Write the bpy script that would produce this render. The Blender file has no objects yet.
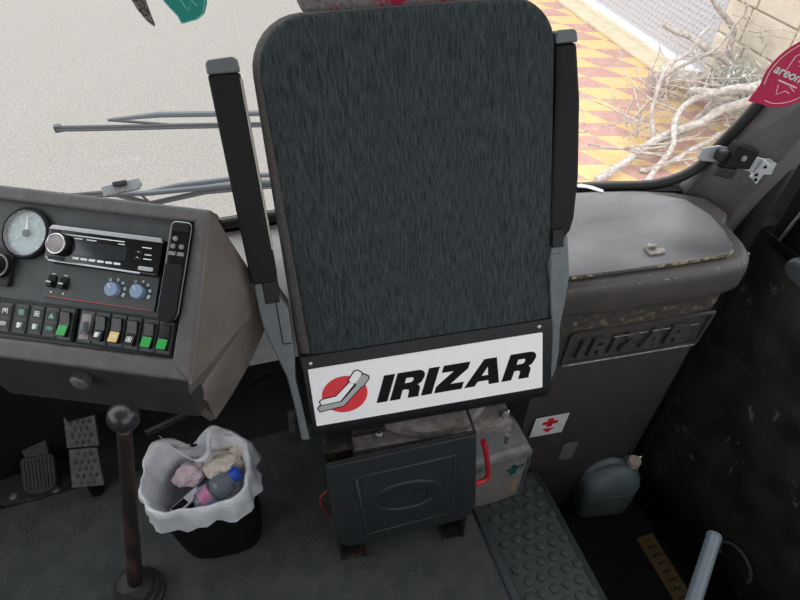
import bpy, bmesh, math, random
from mathutils import Vector, Matrix, noise
random.seed(7)
PI = math.pi
SC = bpy.context.scene
COL = SC.collection
I4 = Matrix.Identity(4)

# ------------------------------------------------------------------ materials
def lin(c):
    return tuple((v/255/12.92) if v/255 <= .04045 else ((v/255+.055)/1.055)**2.4 for v in c) + (1.0,)

def mat(name, c, rough=.6, metal=0.0, c2=None, scale=30, stretch=(1,1,1), bump=0.0, bscale=None, spec=.5,
        detail=4, lo=.35, hi=.65, emit=None, trans=0, sheen=0):
    m = bpy.data.materials.new(name); m.use_nodes = True
    nt = m.node_tree; b = nt.nodes['Principled BSDF']
    b.inputs['Base Color'].default_value = lin(c)
    b.inputs['Roughness'].default_value = rough
    b.inputs['Metallic'].default_value = metal
    b.inputs['Specular IOR Level'].default_value = spec
    if sheen: b.inputs['Sheen Weight'].default_value = sheen
    if trans:
        b.inputs['Transmission Weight'].default_value = trans
    tc = nt.nodes.new('ShaderNodeTexCoord')
    mp = nt.nodes.new('ShaderNodeMapping'); mp.inputs['Scale'].default_value = stretch
    nt.links.new(tc.outputs['Object'], mp.inputs['Vector'])
    if c2 is not None:
        n = nt.nodes.new('ShaderNodeTexNoise'); n.inputs['Scale'].default_value = scale
        n.inputs['Detail'].default_value = detail
        nt.links.new(mp.outputs['Vector'], n.inputs['Vector'])
        r = nt.nodes.new('ShaderNodeValToRGB')
        r.color_ramp.elements[0].position = lo; r.color_ramp.elements[0].color = lin(c)
        r.color_ramp.elements[1].position = hi; r.color_ramp.elements[1].color = lin(c2)
        nt.links.new(n.outputs['Fac'], r.inputs['Fac'])
        nt.links.new(r.outputs['Color'], b.inputs['Base Color'])
    if bump:
        n2 = nt.nodes.new('ShaderNodeTexNoise'); n2.inputs['Scale'].default_value = bscale or scale
        n2.inputs['Detail'].default_value = 3
        nt.links.new(mp.outputs['Vector'], n2.inputs['Vector'])
        bp = nt.nodes.new('ShaderNodeBump'); bp.inputs['Strength'].default_value = min(1, bump)
        bp.inputs['Distance'].default_value = .004
        nt.links.new(n2.outputs['Fac'], bp.inputs['Height'])
        nt.links.new(bp.outputs['Normal'], b.inputs['Normal'])
    return m

def mix_layer(m, c, scale, lo, hi, stretch=(1,1,1), rough=None):
    """adds a worn / dirty layer of colour c on top of material m where a noise is high"""
    nt = m.node_tree; b = nt.nodes['Principled BSDF']
    tc = nt.nodes.new('ShaderNodeTexCoord'); mp = nt.nodes.new('ShaderNodeMapping')
    mp.inputs['Scale'].default_value = stretch
    nt.links.new(tc.outputs['Object'], mp.inputs['Vector'])
    n = nt.nodes.new('ShaderNodeTexNoise'); n.inputs['Scale'].default_value = scale; n.inputs['Detail'].default_value = 6
    n.inputs['Roughness'].default_value = .65
    nt.links.new(mp.outputs['Vector'], n.inputs['Vector'])
    r = nt.nodes.new('ShaderNodeValToRGB')
    r.color_ramp.elements[0].position = lo; r.color_ramp.elements[0].color = (0,0,0,1)
    r.color_ramp.elements[1].position = hi; r.color_ramp.elements[1].color = (1,1,1,1)
    nt.links.new(n.outputs['Fac'], r.inputs['Fac'])
    mx = nt.nodes.new('ShaderNodeMix'); mx.data_type = 'RGBA'
    nt.links.new(r.outputs['Color'], mx.inputs[0])
    bc = b.inputs['Base Color']
    if bc.is_linked: nt.links.new(bc.links[0].from_socket, mx.inputs[6])
    else: mx.inputs[6].default_value = bc.default_value
    mx.inputs[7].default_value = lin(c)
    nt.links.new(mx.outputs[2], bc)
    return m

M = {}
M['fabric'] = mat('dark_knit_fabric', (33,38,41), .95, c2=(74,81,84), scale=1, stretch=(400,42,200), bump=.9, spec=.15, detail=4, lo=.28, hi=.78)
M['band'] = mat('grey_fabric', (72,70,70), .95, c2=(104,100,98), scale=400, bump=.4, spec=.15)
M['head'] = mat('patterned_fabric', (96,92,94), .95, c2=(124,118,118), scale=160, bump=.4, spec=.15)
mix_layer(M['head'], (150,36,62), 26, .56, .6, (1,.7,1))
M['shell'] = mat('black_shell_plastic', (20,22,24), .5, c2=(26,28,30), scale=90, bump=.08, bscale=500, spec=.3)
M['armrest'] = mat('black_armrest_vinyl', (15,16,18), .6, bump=.12, bscale=420, spec=.25)
M['armcap'] = mat('armrest_end_plastic', (92,98,100), .45)
M['bracket'] = mat('grey_bracket_plastic', (88,95,99), .45, c2=(98,105,108), scale=60)
M['beige'] = mat('beige_edge', (206,196,184), .7)
M['signwhite'] = mat('white_sign_vinyl', (240,240,241), .35)
M['black_ink'] = mat('black_ink', (10,11,13), .6, spec=.15)
M['red_ink'] = mat('red_ink', (214,36,48), .4)
M['grey_ink'] = mat('grey_ink', (168,170,172), .4)
M['screw'] = mat('steel_screw', (190,190,190), .3, metal=.9)
M['steel'] = mat('dull_steel', (150,145,142), .5, metal=.25, c2=(118,110,108), scale=50, bump=.1)
M['pedbox'] = mat('black_pocket_plastic', (35,42,45), .5, c2=(40,47,50), scale=60, bump=.08, bscale=600)
M['rustmetal'] = mat('dirty_black_metal', (38,34,32), .6, metal=.3, c2=(92,76,60), scale=45, lo=.5, hi=.75)
M['redplastic'] = mat('red_lever_plastic', (196,44,52), .4)
M['dashpanel'] = mat('dash_panel_plastic', (52,57,59), .5, c2=(60,65,66), scale=40, bump=.06, bscale=600)
M['rim'] = mat('dash_rim_vinyl', (78,75,76), .6, c2=(88,84,84), scale=50, bump=.1, bscale=500)
M['wing'] = mat('brown_grey_vinyl', (92,84,79), .5, c2=(108,99,92), scale=14, bump=.15, bscale=420)
M['fascia'] = mat('dark_fascia', (44,43,43), .6, c2=(54,52,51), scale=30)
M['glossblack'] = mat('gloss_black', (14,15,17), .12)
M['matteblack'] = mat('matt_black', (15,16,17), .65, spec=.25)
M['chrome'] = mat('chrome', (210,212,214), .2, metal=1)
M['silver'] = mat('silver_trim', (165,168,172), .35, metal=.7)
M['lcd'] = mat('lcd', (40,46,52), .08)
M['whitemark'] = mat('white_marking', (214,220,220), .5)
M['greenmark'] = mat('green_marking', (120,176,156), .5)
M['greenlens'] = mat('green_lens', (22,150,62), .3)
M['amber'] = mat('amber_lens', (216,180,96), .3)
M['bluegrey'] = mat('blue_grey_knob', (122,142,170), .5)
M['dial'] = mat('pale_dial_face', (150,166,170), .5, c2=(160,174,176), scale=30)
M['gaugeglass'] = None
M['pedal'] = mat('worn_pedal_rubber', (72,74,74), .6, c2=(98,99,97), scale=70)
M['pedalblack'] = mat('black_pedal_rubber', (40,42,42), .6, c2=(52,53,52), scale=60)
M['rust'] = mat('rusty_lever_steel', (44,37,35), .55, metal=.3, c2=(104,70,60), scale=30, stretch=(1,1,.35), lo=.48, hi=.72, bump=.3)
M['knob'] = mat('black_ball_knob', (38,39,41), .28, c2=(70,70,70), scale=60, lo=.6, hi=.75, bump=.08)
M['rubber'] = mat('black_rubber', (30,31,32), .55)
M['boot'] = mat('dusty_rubber_boot', (42,44,45), .6, c2=(60,62,62), scale=40)
M['floor'] = mat('floor_lino', (56,60,61), .75, c2=(72,75,76), scale=16, bump=.25, bscale=260)
mix_layer(M['floor'], (118,121,121), 190, .57, .72)
M['floor_mat'] = mat('studded_rubber_mat', (50,57,58), .5, c2=(58,65,66), scale=40)
M['strip'] = mat('dark_aluminium_strip', (62,66,72), .4, metal=.4)
M['console'] = mat('console_plastic', (66,62,61), .5, c2=(76,71,69), scale=30, bump=.12, bscale=500)
mix_layer(M['console'], (126,112,90), 60, .66, .72, (.5,1,1))
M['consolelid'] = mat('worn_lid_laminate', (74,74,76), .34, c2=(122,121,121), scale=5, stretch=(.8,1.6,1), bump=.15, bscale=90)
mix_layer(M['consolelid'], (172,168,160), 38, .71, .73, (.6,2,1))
M['wood'] = mat('chipped_plywood', (166,148,112), .8, c2=(70,62,54), scale=70, lo=.45, hi=.55)
M['worn'] = mat('wear_and_glint_edge', (168,162,152), .6, c2=(110,104,98), scale=80)  # pale edge colour for wear, and for the glints painted on the lettering
M['label_white'] = mat('label_white', (222,224,222), .5)
M['label_grey'] = mat('label_grey', (104,106,104), .5, c2=(124,126,122), scale=200)
M['fabox'] = mat('pale_metal_box', (132,127,126), .5, c2=(144,139,136), scale=30)
M['fatop'] = mat('box_lid_grey', (108,110,112), .45, c2=(130,130,130), scale=40)
M['green_tape'] = mat('green_cross', (20,92,92), .5)
M['tape'] = mat('tan_label', (170,150,116), .6)
M['can'] = mat('grey_green_plastic', (96,112,116), .45, c2=(108,122,126), scale=14)
M['cancap'] = mat('dusty_pink_cap', (196,172,168), .5)
M['rail'] = mat('grey_rail_coating', (82,92,100), .4)
M['railplug'] = mat('rusty_plug', (136,92,74), .7)
M['yellow'] = mat('faded_yellow_nosing', (86,66,34), .7, c2=(104,82,44), scale=40)
M['bag'] = mat('white_bag_film', (216,220,228), .35, c2=(232,234,236), scale=40, bump=1.0, bscale=55, detail=6)
M['bagtrans'] = M['bag']
M['paper'] = mat('crumpled_paper', (226,212,200), .8, bump=.4, bscale=120)
M['pinkpaper'] = mat('pink_tissue', (214,190,198), .8, bump=.4, bscale=120)
M['bluecap'] = mat('blue_cap', (20,84,196), .4)
M['pet'] = mat('clear_bottle', (216,226,238), .06, trans=.85)
M['petlabel'] = mat('bottle_label', (120,140,176), .4, c2=(206,120,164), scale=26, lo=.48, hi=.56)
M['carton'] = mat('printed_carton', (214,216,220), .5, c2=(30,44,78), scale=36, stretch=(1,.3,1), lo=.5, hi=.53)
M['doorpanel'] = mat('scuffed_door_panel', (40,40,40), .7, spec=.3, c2=(74,70,66), scale=7, bump=.3, bscale=60)
mix_layer(M['doorpanel'], (150,142,128), 22, .62, .72, (1,1,.6))
M['riser'] = mat('stair_riser', (22,23,23), .8, c2=(28,28,28), scale=30, spec=.2)
M['pillar'] = mat('pillar_trim', (86,82,82), .55, c2=(94,90,89), scale=60, bump=.2, bscale=500)
M['wall'] = mat('cab_wall', (104,102,100), .7)
M['shelf'] = mat('pale_front_shelf', (216,215,213), .6, c2=(200,199,196), scale=24)
M['roof'] = mat('pale_headlining', (176,174,168), .9)
M['alu'] = mat('aluminium_plate', (196,200,202), .4, metal=.5, c2=(182,186,188), scale=30)
M['wiper'] = mat('wiper_black', (46,49,54), .45)
M['wiperarm'] = mat('wiper_arm_grey', (104,112,122), .45)
M['clip'] = mat('clear_grey_plastic', (222,226,230), .25)
M['teal'] = mat('teal_card', (26,136,124), .5)
M['tealedge'] = mat('pale_teal_line', (130,196,186), .5)
M['crimson'] = mat('crimson_card', (186,34,80), .5)
M['pinkline'] = mat('pale_pink_line', (236,208,216), .5)
M['feather'] = mat('dark_feather', (58,54,54), .6, c2=(128,122,118), scale=50, stretch=(4,4,.7), lo=.45, hi=.6)
M['string'] = mat('string', (60,60,62), .8)
M['whitestrip'] = mat('white_strip', (232,234,236), .5)
# outdoors
M['asphalt'] = mat('pale_asphalt', (122,117,111), .95, c2=(148,143,136), scale=55, bump=.6, bscale=70, detail=6, lo=.3, hi=.7)
M['kerb'] = mat('kerb_stone', (190,184,172), .9, c2=(204,198,186), scale=20)
M['bark'] = mat('pale_bark', (160,150,142), .9, c2=(204,196,190), scale=30, stretch=(1,1,1), bump=.6, bscale=60)
M['bark2'] = mat('brown_grey_bark', (150,136,128), .9, c2=(192,182,175), scale=30, bump=.6, bscale=60)
M['twig'] = mat('twig_bark', (158,144,134), .9, c2=(196,184,174), scale=20)
M['leafdust'] = mat('grey_dry_foliage', (190,190,183), .95, c2=(214,214,207), scale=20)
M['stone'] = mat('cream_wall_stone', (200,188,168), .9, c2=(214,204,186), scale=12, bump=.5, bscale=30)
M['plinth'] = mat('cream_plinth', (196,184,156), .9, c2=(210,198,170), scale=8)
M['whitepipe'] = mat('white_gate_rail', (228,230,236), .5)
M['gatepanel'] = mat('grey_gate_sheet', (186,186,192), .6)

def tile_mat():
    m = bpy.data.materials.new('pavement_tiles'); m.use_nodes = True
    nt = m.node_tree; b = nt.nodes['Principled BSDF']; b.inputs['Roughness'].default_value = .85
    tc = nt.nodes.new('ShaderNodeTexCoord'); sx = nt.nodes.new('ShaderNodeSeparateXYZ')
    mp = nt.nodes.new('ShaderNodeMapping'); mp.inputs['Rotation'].default_value = (0,0,math.radians(19))
    nt.links.new(tc.outputs['Object'], mp.inputs['Vector']); nt.links.new(mp.outputs['Vector'], sx.inputs[0])
    def mth(op, a, bb):
        n = nt.nodes.new('ShaderNodeMath'); n.operation = op
        for i, v in enumerate((a, bb)):
            if isinstance(v, (int, float)): n.inputs[i].default_value = v
            else: nt.links.new(v, n.inputs[i])
        return n.outputs[0]
    v = mth('DIVIDE', sx.outputs[1], .205)
    u = mth('DIVIDE', mth('ADD', sx.outputs[0], mth('MULTIPLY', sx.outputs[1], .9)), .36)
    s = mth('ADD', mth('FLOOR', u, 0), mth('FLOOR', v, 0))
    par = mth('FLOORED_MODULO', s, 2)
    n = nt.nodes.new('ShaderNodeTexNoise'); n.inputs['Scale'].default_value = 14
    nt.links.new(tc.outputs['Object'], n.inputs['Vector'])
    mx = nt.nodes.new('ShaderNodeMix'); mx.data_type = 'RGBA'
    nt.links.new(par, mx.inputs[0]); mx.inputs[6].default_value = lin((186,140,130)); mx.inputs[7].default_value = lin((218,182,120))
    m2 = nt.nodes.new('ShaderNodeMix'); m2.data_type = 'RGBA'
    rr = nt.nodes.new('ShaderNodeMapRange'); rr.inputs[1].default_value = .45; rr.inputs[2].default_value = .8; rr.inputs[4].default_value = .45
    nt.links.new(n.outputs['Fac'], rr.inputs[0]); nt.links.new(rr.outputs[0], m2.inputs[0])
    nt.links.new(mx.outputs[2], m2.inputs[6]); m2.inputs[7].default_value = lin((206,188,168))
    nt.links.new(m2.outputs[2], b.inputs['Base Color'])
    return m
M['tiles'] = tile_mat()

def thin_glass(name, tint, gl, haze=0.0):
    m = bpy.data.materials.new(name); m.use_nodes = True
    nt = m.node_tree; nt.nodes.clear()
    out = nt.nodes.new('ShaderNodeOutputMaterial'); mx = nt.nodes.new('ShaderNodeMixShader')
    t = nt.nodes.new('ShaderNodeBsdfTransparent'); t.inputs[0].default_value = tint
    g = nt.nodes.new('ShaderNodeBsdfGlossy'); g.inputs['Roughness'].default_value = .03
    lw = nt.nodes.new('ShaderNodeLayerWeight'); lw.inputs['Blend'].default_value = .5
    pw = nt.nodes.new('ShaderNodeMath'); pw.operation = 'POWER'; pw.inputs[1].default_value = 4
    ma = nt.nodes.new('ShaderNodeMath'); ma.operation = 'MULTIPLY_ADD'; ma.inputs[1].default_value = .7; ma.inputs[2].default_value = gl
    nt.links.new(lw.outputs['Facing'], pw.inputs[0]); nt.links.new(pw.outputs[0], ma.inputs[0])
    nt.links.new(ma.outputs[0], mx.inputs[0]); nt.links.new(t.outputs[0], mx.inputs[1]); nt.links.new(g.outputs[0], mx.inputs[2])
    if haze:
        tl = nt.nodes.new('ShaderNodeBsdfTranslucent'); tl.inputs[0].default_value = (.9,.9,.88,1)  # translucent share imitates the glare haze over the glass
        m2 = nt.nodes.new('ShaderNodeMixShader'); m2.inputs[0].default_value = haze
        nt.links.new(mx.outputs[0], m2.inputs[1]); nt.links.new(tl.outputs[0], m2.inputs[2]); nt.links.new(m2.outputs[0], out.inputs['Surface'])
    else:
        nt.links.new(mx.outputs[0], out.inputs['Surface'])
    return m
M['glass'] = thin_glass('windscreen_glass', (.96,.97,.96,1), .04, .05)
M['clearglass'] = thin_glass('gauge_glass', (.97,.98,.98,1), .04)

# ------------------------------------------------------------------ mesh helpers
def B(): return bmesh.new()

def build(name, bm, m, parent=None, Mw=None, smooth=False, bevel=0, seg=2, angle=35):
    me = bpy.data.meshes.new(name)
    bmesh.ops.recalc_face_normals(bm, faces=bm.faces)
    bm.to_mesh(me); bm.free()
    return from_mesh(name, me, m, parent, Mw, smooth, bevel, seg, angle)

def from_mesh(name, me, m, parent=None, Mw=None, smooth=False, bevel=0, seg=2, angle=35):
    o = bpy.data.objects.new(name, me); COL.objects.link(o)
    mats = m if isinstance(m, (list, tuple)) else [m]
    me.materials.clear()
    for k in mats: me.materials.append(k)
    o.matrix_basis = Mw if Mw is not None else I4
    if parent is not None:
        o.parent = parent; o.matrix_parent_inverse = parent.matrix_basis.inverted()
    if smooth:
        for p in me.polygons: p.use_smooth = True
        if smooth == 'auto':
            try: me.set_sharp_from_angle(angle=math.radians(angle))
            except Exception: pass
    if bevel:
        md = o.modifiers.new('bevel', 'BEVEL'); md.width = bevel; md.segments = seg; md.limit_method = 'ANGLE'
        md.angle_limit = math.radians(40)
    return o

def tag(o, label, cat, group=None, kind=None):
    o['label'] = label; o['category'] = cat
    if group: o['group'] = group
    if kind: o['kind'] = kind
    return o

def thing(name, label, cat, loc, group=None, rz=0):
    o = bpy.data.objects.new(name, None); COL.objects.link(o); o.empty_display_size = .05
    o.matrix_basis = Matrix.Translation(loc) @ Matrix.Rotation(rz, 4, 'Z')
    return tag(o, label, cat, group)

def struct(o):
    o['kind'] = 'structure'; return o

def box(bm, x0, x1, y0, y1, z0, z1, Mx=I4):
    vs = [bm.verts.new(Mx @ Vector((x, y, z))) for z in (z0, z1) for y in (y0, y1) for x in (x0, x1)]
    for f in ((0,1,3,2),(4,6,7,5),(0,4,5,1),(2,3,7,6),(0,2,6,4),(1,5,7,3)): bm.faces.new([vs[i] for i in f])
    return bm

def prism(bm, pts, z0, z1, Mx=I4):
    a = [bm.verts.new(Mx @ Vector((p[0], p[1], z0))) for p in pts]
    b = [bm.verts.new(Mx @ Vector((p[0], p[1], z1))) for p in pts]
    n = len(pts)
    bm.faces.new(a[::-1]); bm.faces.new(b)
    for i in range(n): bm.faces.new((a[i], a[(i+1)%n], b[(i+1)%n], b[i]))
    return bm

def loft(bm, rings, cap0=True, cap1=True, closed=True):
    R = [[bm.verts.new(Vector(p)) for p in r] for r in rings]
    n = len(R[0])
    for a, b in zip(R, R[1:]):
        for i in range(n if closed else n-1):
            bm.faces.new((a[i], a[(i+1)%n], b[(i+1)%n], b[i]))
    if closed and cap0: bm.faces.new(R[0][::-1])
    if closed and cap1: bm.faces.new(R[-1])
    return bm

def rrect(w, h, r, n=6, cx=0, cy=0):
    rs = r if isinstance(r, (list, tuple)) else [r]*4   # TR, TL, BL, BR
    out = []
    for k, (sx, sy) in enumerate(((1,1),(-1,1),(-1,-1),(1,-1))):
        q = rs[k]
        for i in range(n+1):
            a = PI/2*k + PI/2*i/n
            out.append((cx + sx*(w/2-q) + q*math.cos(a), cy + sy*(h/2-q) + q*math.sin(a)))
    return out

def circ(r, n=24, cx=0, cy=0, ry=None):
    return [(cx + r*math.cos(2*PI*i/n), cy + (ry or r)*math.sin(2*PI*i/n)) for i in range(n)]

def pillow(bm, outline, z0, z1, e, bulge=0.0):
    """rounded slab: outline rings inset near z1 (and z0)"""
    cx = sum(p[0] for p in outline)/len(outline); cy = sum(p[1] for p in outline)/len(outline)
    W = max(p[0] for p in outline)-min(p[0] for p in outline); H = max(p[1] for p in outline)-min(p[1] for p in outline)
    def ring(ins, z):
        return [(cx+(p[0]-cx)*(1-2*ins/W), cy+(p[1]-cy)*(1-2*ins/H), z) for p in outline]
    rings = [ring(e, z0)]
    for a in (45, 90): rings.append(ring(e*(1-math.sin(math.radians(a))), z0+e*(1-math.cos(math.radians(a)))))
    for a in (0, 30, 60, 90): rings.append(ring(e*(1-math.cos(math.radians(a))), z1-e+e*math.sin(math.radians(a))))
    for f in (.15, .35, .6, .85, .97): rings.append(ring(min(W,H)/2*f+e*(1-f), z1+bulge*math.sin(f*PI/2)))
    return loft(bm, rings)

def lathe(bm, prof, n=24, Mx=I4, cap0=True, cap1=True):
    rings = [[Mx @ Vector((r*math.cos(2*PI*i/n), r*math.sin(2*PI*i/n), z)) for i in range(n)] for r, z in prof]
    return loft(bm, rings, cap0, cap1)

def tube(bm, pts, rad, n=10, cap=True):
    P = [Vector(p) for p in pts]
    R = rad if isinstance(rad, (list, tuple)) else [rad]*len(P)
    rings = []; ref = None
    for i, p in enumerate(P):
        d = (P[min(i+1, len(P)-1)] - P[max(i-1, 0)]).normalized()
        if ref is None:
            ref = Vector((0,0,1)) if abs(d.z) < .9 else Vector((1,0,0))
        a = (ref - d*ref.dot(d)).normalized(); b = d.cross(a); ref = a
        rings.append([p + (a*math.cos(2*PI*k/n) + b*math.sin(2*PI*k/n))*R[i] for k in range(n)])
    return loft(bm, rings, cap, cap)

def smooth_path(pts, sub=5):
    P = [Vector(p) for p in pts]; out = []
    for i in range(len(P)-1):
        p0 = P[max(i-1,0)]; p1 = P[i]; p2 = P[i+1]; p3 = P[min(i+2,len(P)-1)]
        for k in range(sub):
            t = k/sub
            out.append(.5*((2*p1)+(-p0+p2)*t+(2*p0-5*p1+4*p2-p3)*t*t+(-p0+3*p1-3*p2+p3)*t**3))
    out.append(P[-1]); return out

def curve_mesh(splines, ext, name='c'):
    """2D filled outlines (with holes) -> extruded mesh, local z from 0 to 2*ext"""
    cu = bpy.data.curves.new(name, 'CURVE'); cu.dimensions = '2D'; cu.fill_mode = 'BOTH'; cu.extrude = ext
    for s in splines:
        sp = cu.splines.new('POLY'); sp.points.add(len(s)-1)
        for i, p in enumerate(s): sp.points[i].co = (p[0], p[1], 0, 1)
        sp.use_cyclic_u = True
    return _to_mesh(cu, ext)

def _to_mesh(cu, ext):
    o = bpy.data.objects.new('tmp', cu); COL.objects.link(o)
    bpy.context.view_layer.update()
    dg = bpy.context.evaluated_depsgraph_get()
    me = bpy.data.meshes.new_from_object(o.evaluated_get(dg))
    bpy.data.objects.remove(o); bpy.data.curves.remove(cu)
    me.transform(Matrix.Translation((0,0,ext)))
    return me

def text_mesh(body, size, ext=.0003, shear=0, align='CENTER', bold=0):
    cu = bpy.data.curves.new('t', 'FONT'); cu.body = body; cu.size = size; cu.extrude = ext; cu.shear = shear
    cu.align_x = align; cu.align_y = 'CENTER'; cu.offset = bold
    return _to_mesh(cu, ext)

def frame(o, x, y, z):
    m = Matrix.Identity(4)
    for i, c in enumerate((x, y, z)):
        for j in range(3): m[j][i] = c[j]
    for j in range(3): m[j][3] = o[j]
    return m
T = Matrix.Translation

# ------------------------------------------------------------------ camera, world, render look
cam = bpy.data.cameras.new('camera'); camo = bpy.data.objects.new('camera', cam); COL.objects.link(camo)
cam.lens = 27; cam.sensor_width = 36; cam.clip_start = .02
camo.location = (0, 0, 1.6); camo.rotation_euler = (math.radians(44), 0, math.radians(-18.5))
SC.camera = camo
w = bpy.data.worlds.new('overcast_sky'); SC.world = w; w.use_nodes = True
nt = w.node_tree; bg = nt.nodes['Background']
tc = nt.nodes.new('ShaderNodeTexCoord'); sx = nt.nodes.new('ShaderNodeSeparateXYZ')
rp = nt.nodes.new('ShaderNodeValToRGB')
nt.links.new(tc.outputs['Generated'], sx.inputs[0]); nt.links.new(sx.outputs[2], rp.inputs[0])
rp.color_ramp.elements[0].position = 0; rp.color_ramp.elements[0].color = (.84,.86,.89,1)
rp.color_ramp.elements[1].position = .8; rp.color_ramp.elements[1].color = (1.3,1.33,1.37,1)
nt.links.new(rp.outputs[0], bg.inputs[0]); bg.inputs[1].default_value = 1.9
SC.view_settings.view_transform = 'Standard'; SC.view_settings.look = 'None'
SC.view_settings.gamma = 1; SC.view_settings.exposure = .13; SC.view_settings.use_curve_mapping = False

# ------------------------------------------------------------------ the bus shell
def wy(x, z=.745): return 1.14 - .12*(x+.3)**2 - (z-.745)*math.tan(math.radians(8))
ZB = .745
floor = struct(build('floor', box(B(), -1.45, .43, -1.6, 1.05, -.06, 0), M['floor']))
# windscreen
XR, XL = 1.03, -1.42
def XRz(z): return 1.035 + .24*(min(z, 1.35)-.745)
bm = B(); xs = [XL+(XR-XL)*i/30 for i in range(31)]
loft(bm, [[(XL+(XRz(z)-XL)*i/30, wy(XL+(XRz(z)-XL)*i/30, z), z) for i in range(31)] for z in [ZB+.005+(2.06-ZB)*k/8 for k in range(9)]], closed=False)
win = struct(build('window_1', bm, M['glass'], smooth=True))
bm = B()
path = [(x, wy(x, ZB+.005), ZB+.005) for x in [XL+(.93-XL)*i/24 for i in range(25)]]
for a in range(1, 7):
    t = PI/2*a/6; x = .93 + .125*math.sin(t); z = ZB+.005 + .1*(1-math.cos(t)); path.append((x, wy(x, z), z))
path += [(XRz(z), wy(XRz(z), z), z) for z in (.92, 1.0, 1.1, 1.2, 1.35, 1.6, 2.0)]
tube(bm, path, .0125, 10)
build('window_gasket', bm, M['rubber'], win, smooth=True)
# front wall below the glass with the pale sloping shelf
bm = B(); xs2 = [XL+(1.2-XL)*i/24 for i in range(25)]
loft(bm, [[(x, wy(x)+.03, z) for x in xs2] for z in (-.6, ZB)], closed=False)
loft(bm, [[(x, wy(x)-.0, ZB-.012) for x in xs2], [(x, wy(x)+.03, ZB-.012) for x in xs2]], closed=False)
wf = struct(build('wall_front', bm, M['riser']))
bm = B(); xs3 = [-.16+.69*i/16 for i in range(17)]
loft(bm, [[(x, wy(x)-.002, ZB-.02) for x in xs3], [(x, wy(x)-.10, ZB-.05) for x in xs3], [(x, wy(x)-.16, ZB-.16) for x in xs3], [(x, wy(x)-.17, ZB-.30) for x in xs3]], closed=False)
sh = struct(build('trim_1', bm, M['shelf'], smooth=True))
# roof, left wall, right wall, door
struct(build('ceiling', box(B(), -1.5, 1.4, -1.6, .95, 2.1, 2.16), M['roof']))
struct(build('wall_left', box(B(), -1.5, -1.45, -1.6, 1.0, -.3, .95), M['wall']))
bm = B(); box(bm, -1.5, -1.43, -.2, -.08, .95, 2.1); box(bm, -1.5, -1.43, .93, 1.02, .95, 2.1)
struct(build('wall_left_posts', bm, M['pillar']))
# ------------------------------------------------------------------ entrance stairwell
bm = B(); box(bm, .655, 1.03, -.37, .90, -.36, -.3)
struct(build('stair_step', bm, M['riser']))
bm = B(); box(bm, 1.03, 1.38, -.6, .86, -.66, -.6)
struct(build('stair_step_low', bm, M['riser']))
bm = B(); box(bm, .445, .655, -.6, .66, -.36, -.02); box(bm, .445, .570, .66, .80, -.36, -.02); box(bm, .965, 1.03, -.6, .74, -.66, -.36)
struct(build('stair_riser', bm, M['riser']))
struct(build('wall_stairwell', box(B(), 1.000, 1.36, .865, .90, -.6, .60), M['riser']))
bm = B()
prism(bm, [(-.008,-.02),(.018,-.02),(.018,.0),(.014,.009),(-.003,.009),(-.008,.004)], -.6, .80, frame((.430,0,.0), (1,0,0), (0,0,1), (0,1,0)))
struct(build('trim_2', bm, M['strip'], bevel=.001))
# studded mat
mt = tag(build('stair_mat', box(B(), .449, .655, -.5, .69, -.02, -.008), M['floor_mat'], bevel=.002), 'black studded rubber mat on the top entrance step, beside the seat', 'mat')
bm = B()
r_ = .0125
for j in range(-8, 19):
    for i in range(5):
        x = .470 + i*.0355 + (.017 if j % 2 else 0); y = .02 + j*.036
        if x > .632 or y > .675: continue
        lathe(bm, [(r_, 0), (r_*.97, .0042), (r_*.8, .0050)], 14, T((x, y, -.008)), cap0=False)
for k in range(4):
    box(bm, .638+k*.0045, .640+k*.0045, -.5, .685, -.008, -.005)
st = build('stud_pattern', bm, M['floor_mat'], mt, smooth='auto'); st['kind'] = 'stuff'
# yellow nosing on the lower step
yn = thing('step_nosing', 'faded yellow ribbed nosing strip on the edge of the lower entrance step', 'step edge', (.985, .2, -.3))
build('strip', box(B(), .955, 1.015, -.5, .50, -.300, -.291), M['yellow'], yn, bevel=.003)
bm = B()
for k in range(14): box(bm, .972, 1.000, .465-k*.026-.008, .465-k*.026, -.2912, -.2902)
g = build('groove', bm, M['rustmetal'], yn)

# ------------------------------------------------------------------ right wall and door
XD = 1.30
door = build('door_1', box(B(), XD, XD+.05, -.6, .84, -.6, .57), M['doorpanel'])
struct(door)
bm = B()
box(bm, XD-.005, XD+.045, -.6, .84, .57, .60); box(bm, XD-.003, XD+.045, .80, .84, .60, 2.06); box(bm, XD-.003, XD+.045, -.6, -.56, .60, 2.06)
box(bm, XD-.001, XD+.045, -.56, .80, .60, .72)
build('door_window_frame', bm, M['matteblack'], door, bevel=.004)
build('door_pane', box(B(), XD+.018, XD+.024, -.56, .80, .72, 2.06), M['glass'], door)
bm = B(); tube(bm, [(XD-.006, .808, .60), (XD-.006, .803, .64), (XD-.006, .795, .70), (XD-.006, .79, 2.0)], .004, 8)
build('door_trim_line', bm, M['silver'], door, smooth=True)
bm = B(); pillow(bm, rrect(.16, .06, .028, 5), 0, .04, .012)
build('door_handle_pod', bm, M['armcap'], door, frame((XD, .665, .585), (0,-1,0), (0,0,1), (-1,0,0)), smooth='auto')
# unseen panels added behind the camera to shade the stairwell and floor
struct(build('stairwell_shade_panel', box(B(), .62, 1.36, -.42, -.38, -.6, .95), M['wall']))
bm = B(); box(bm, -1.45, .62, -.42, -.38, .0, .62); box(bm, -1.45, -.22, -.42, -.38, .62, 1.35)
struct(build('rear_shade_panel', bm, M['wall']))
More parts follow.
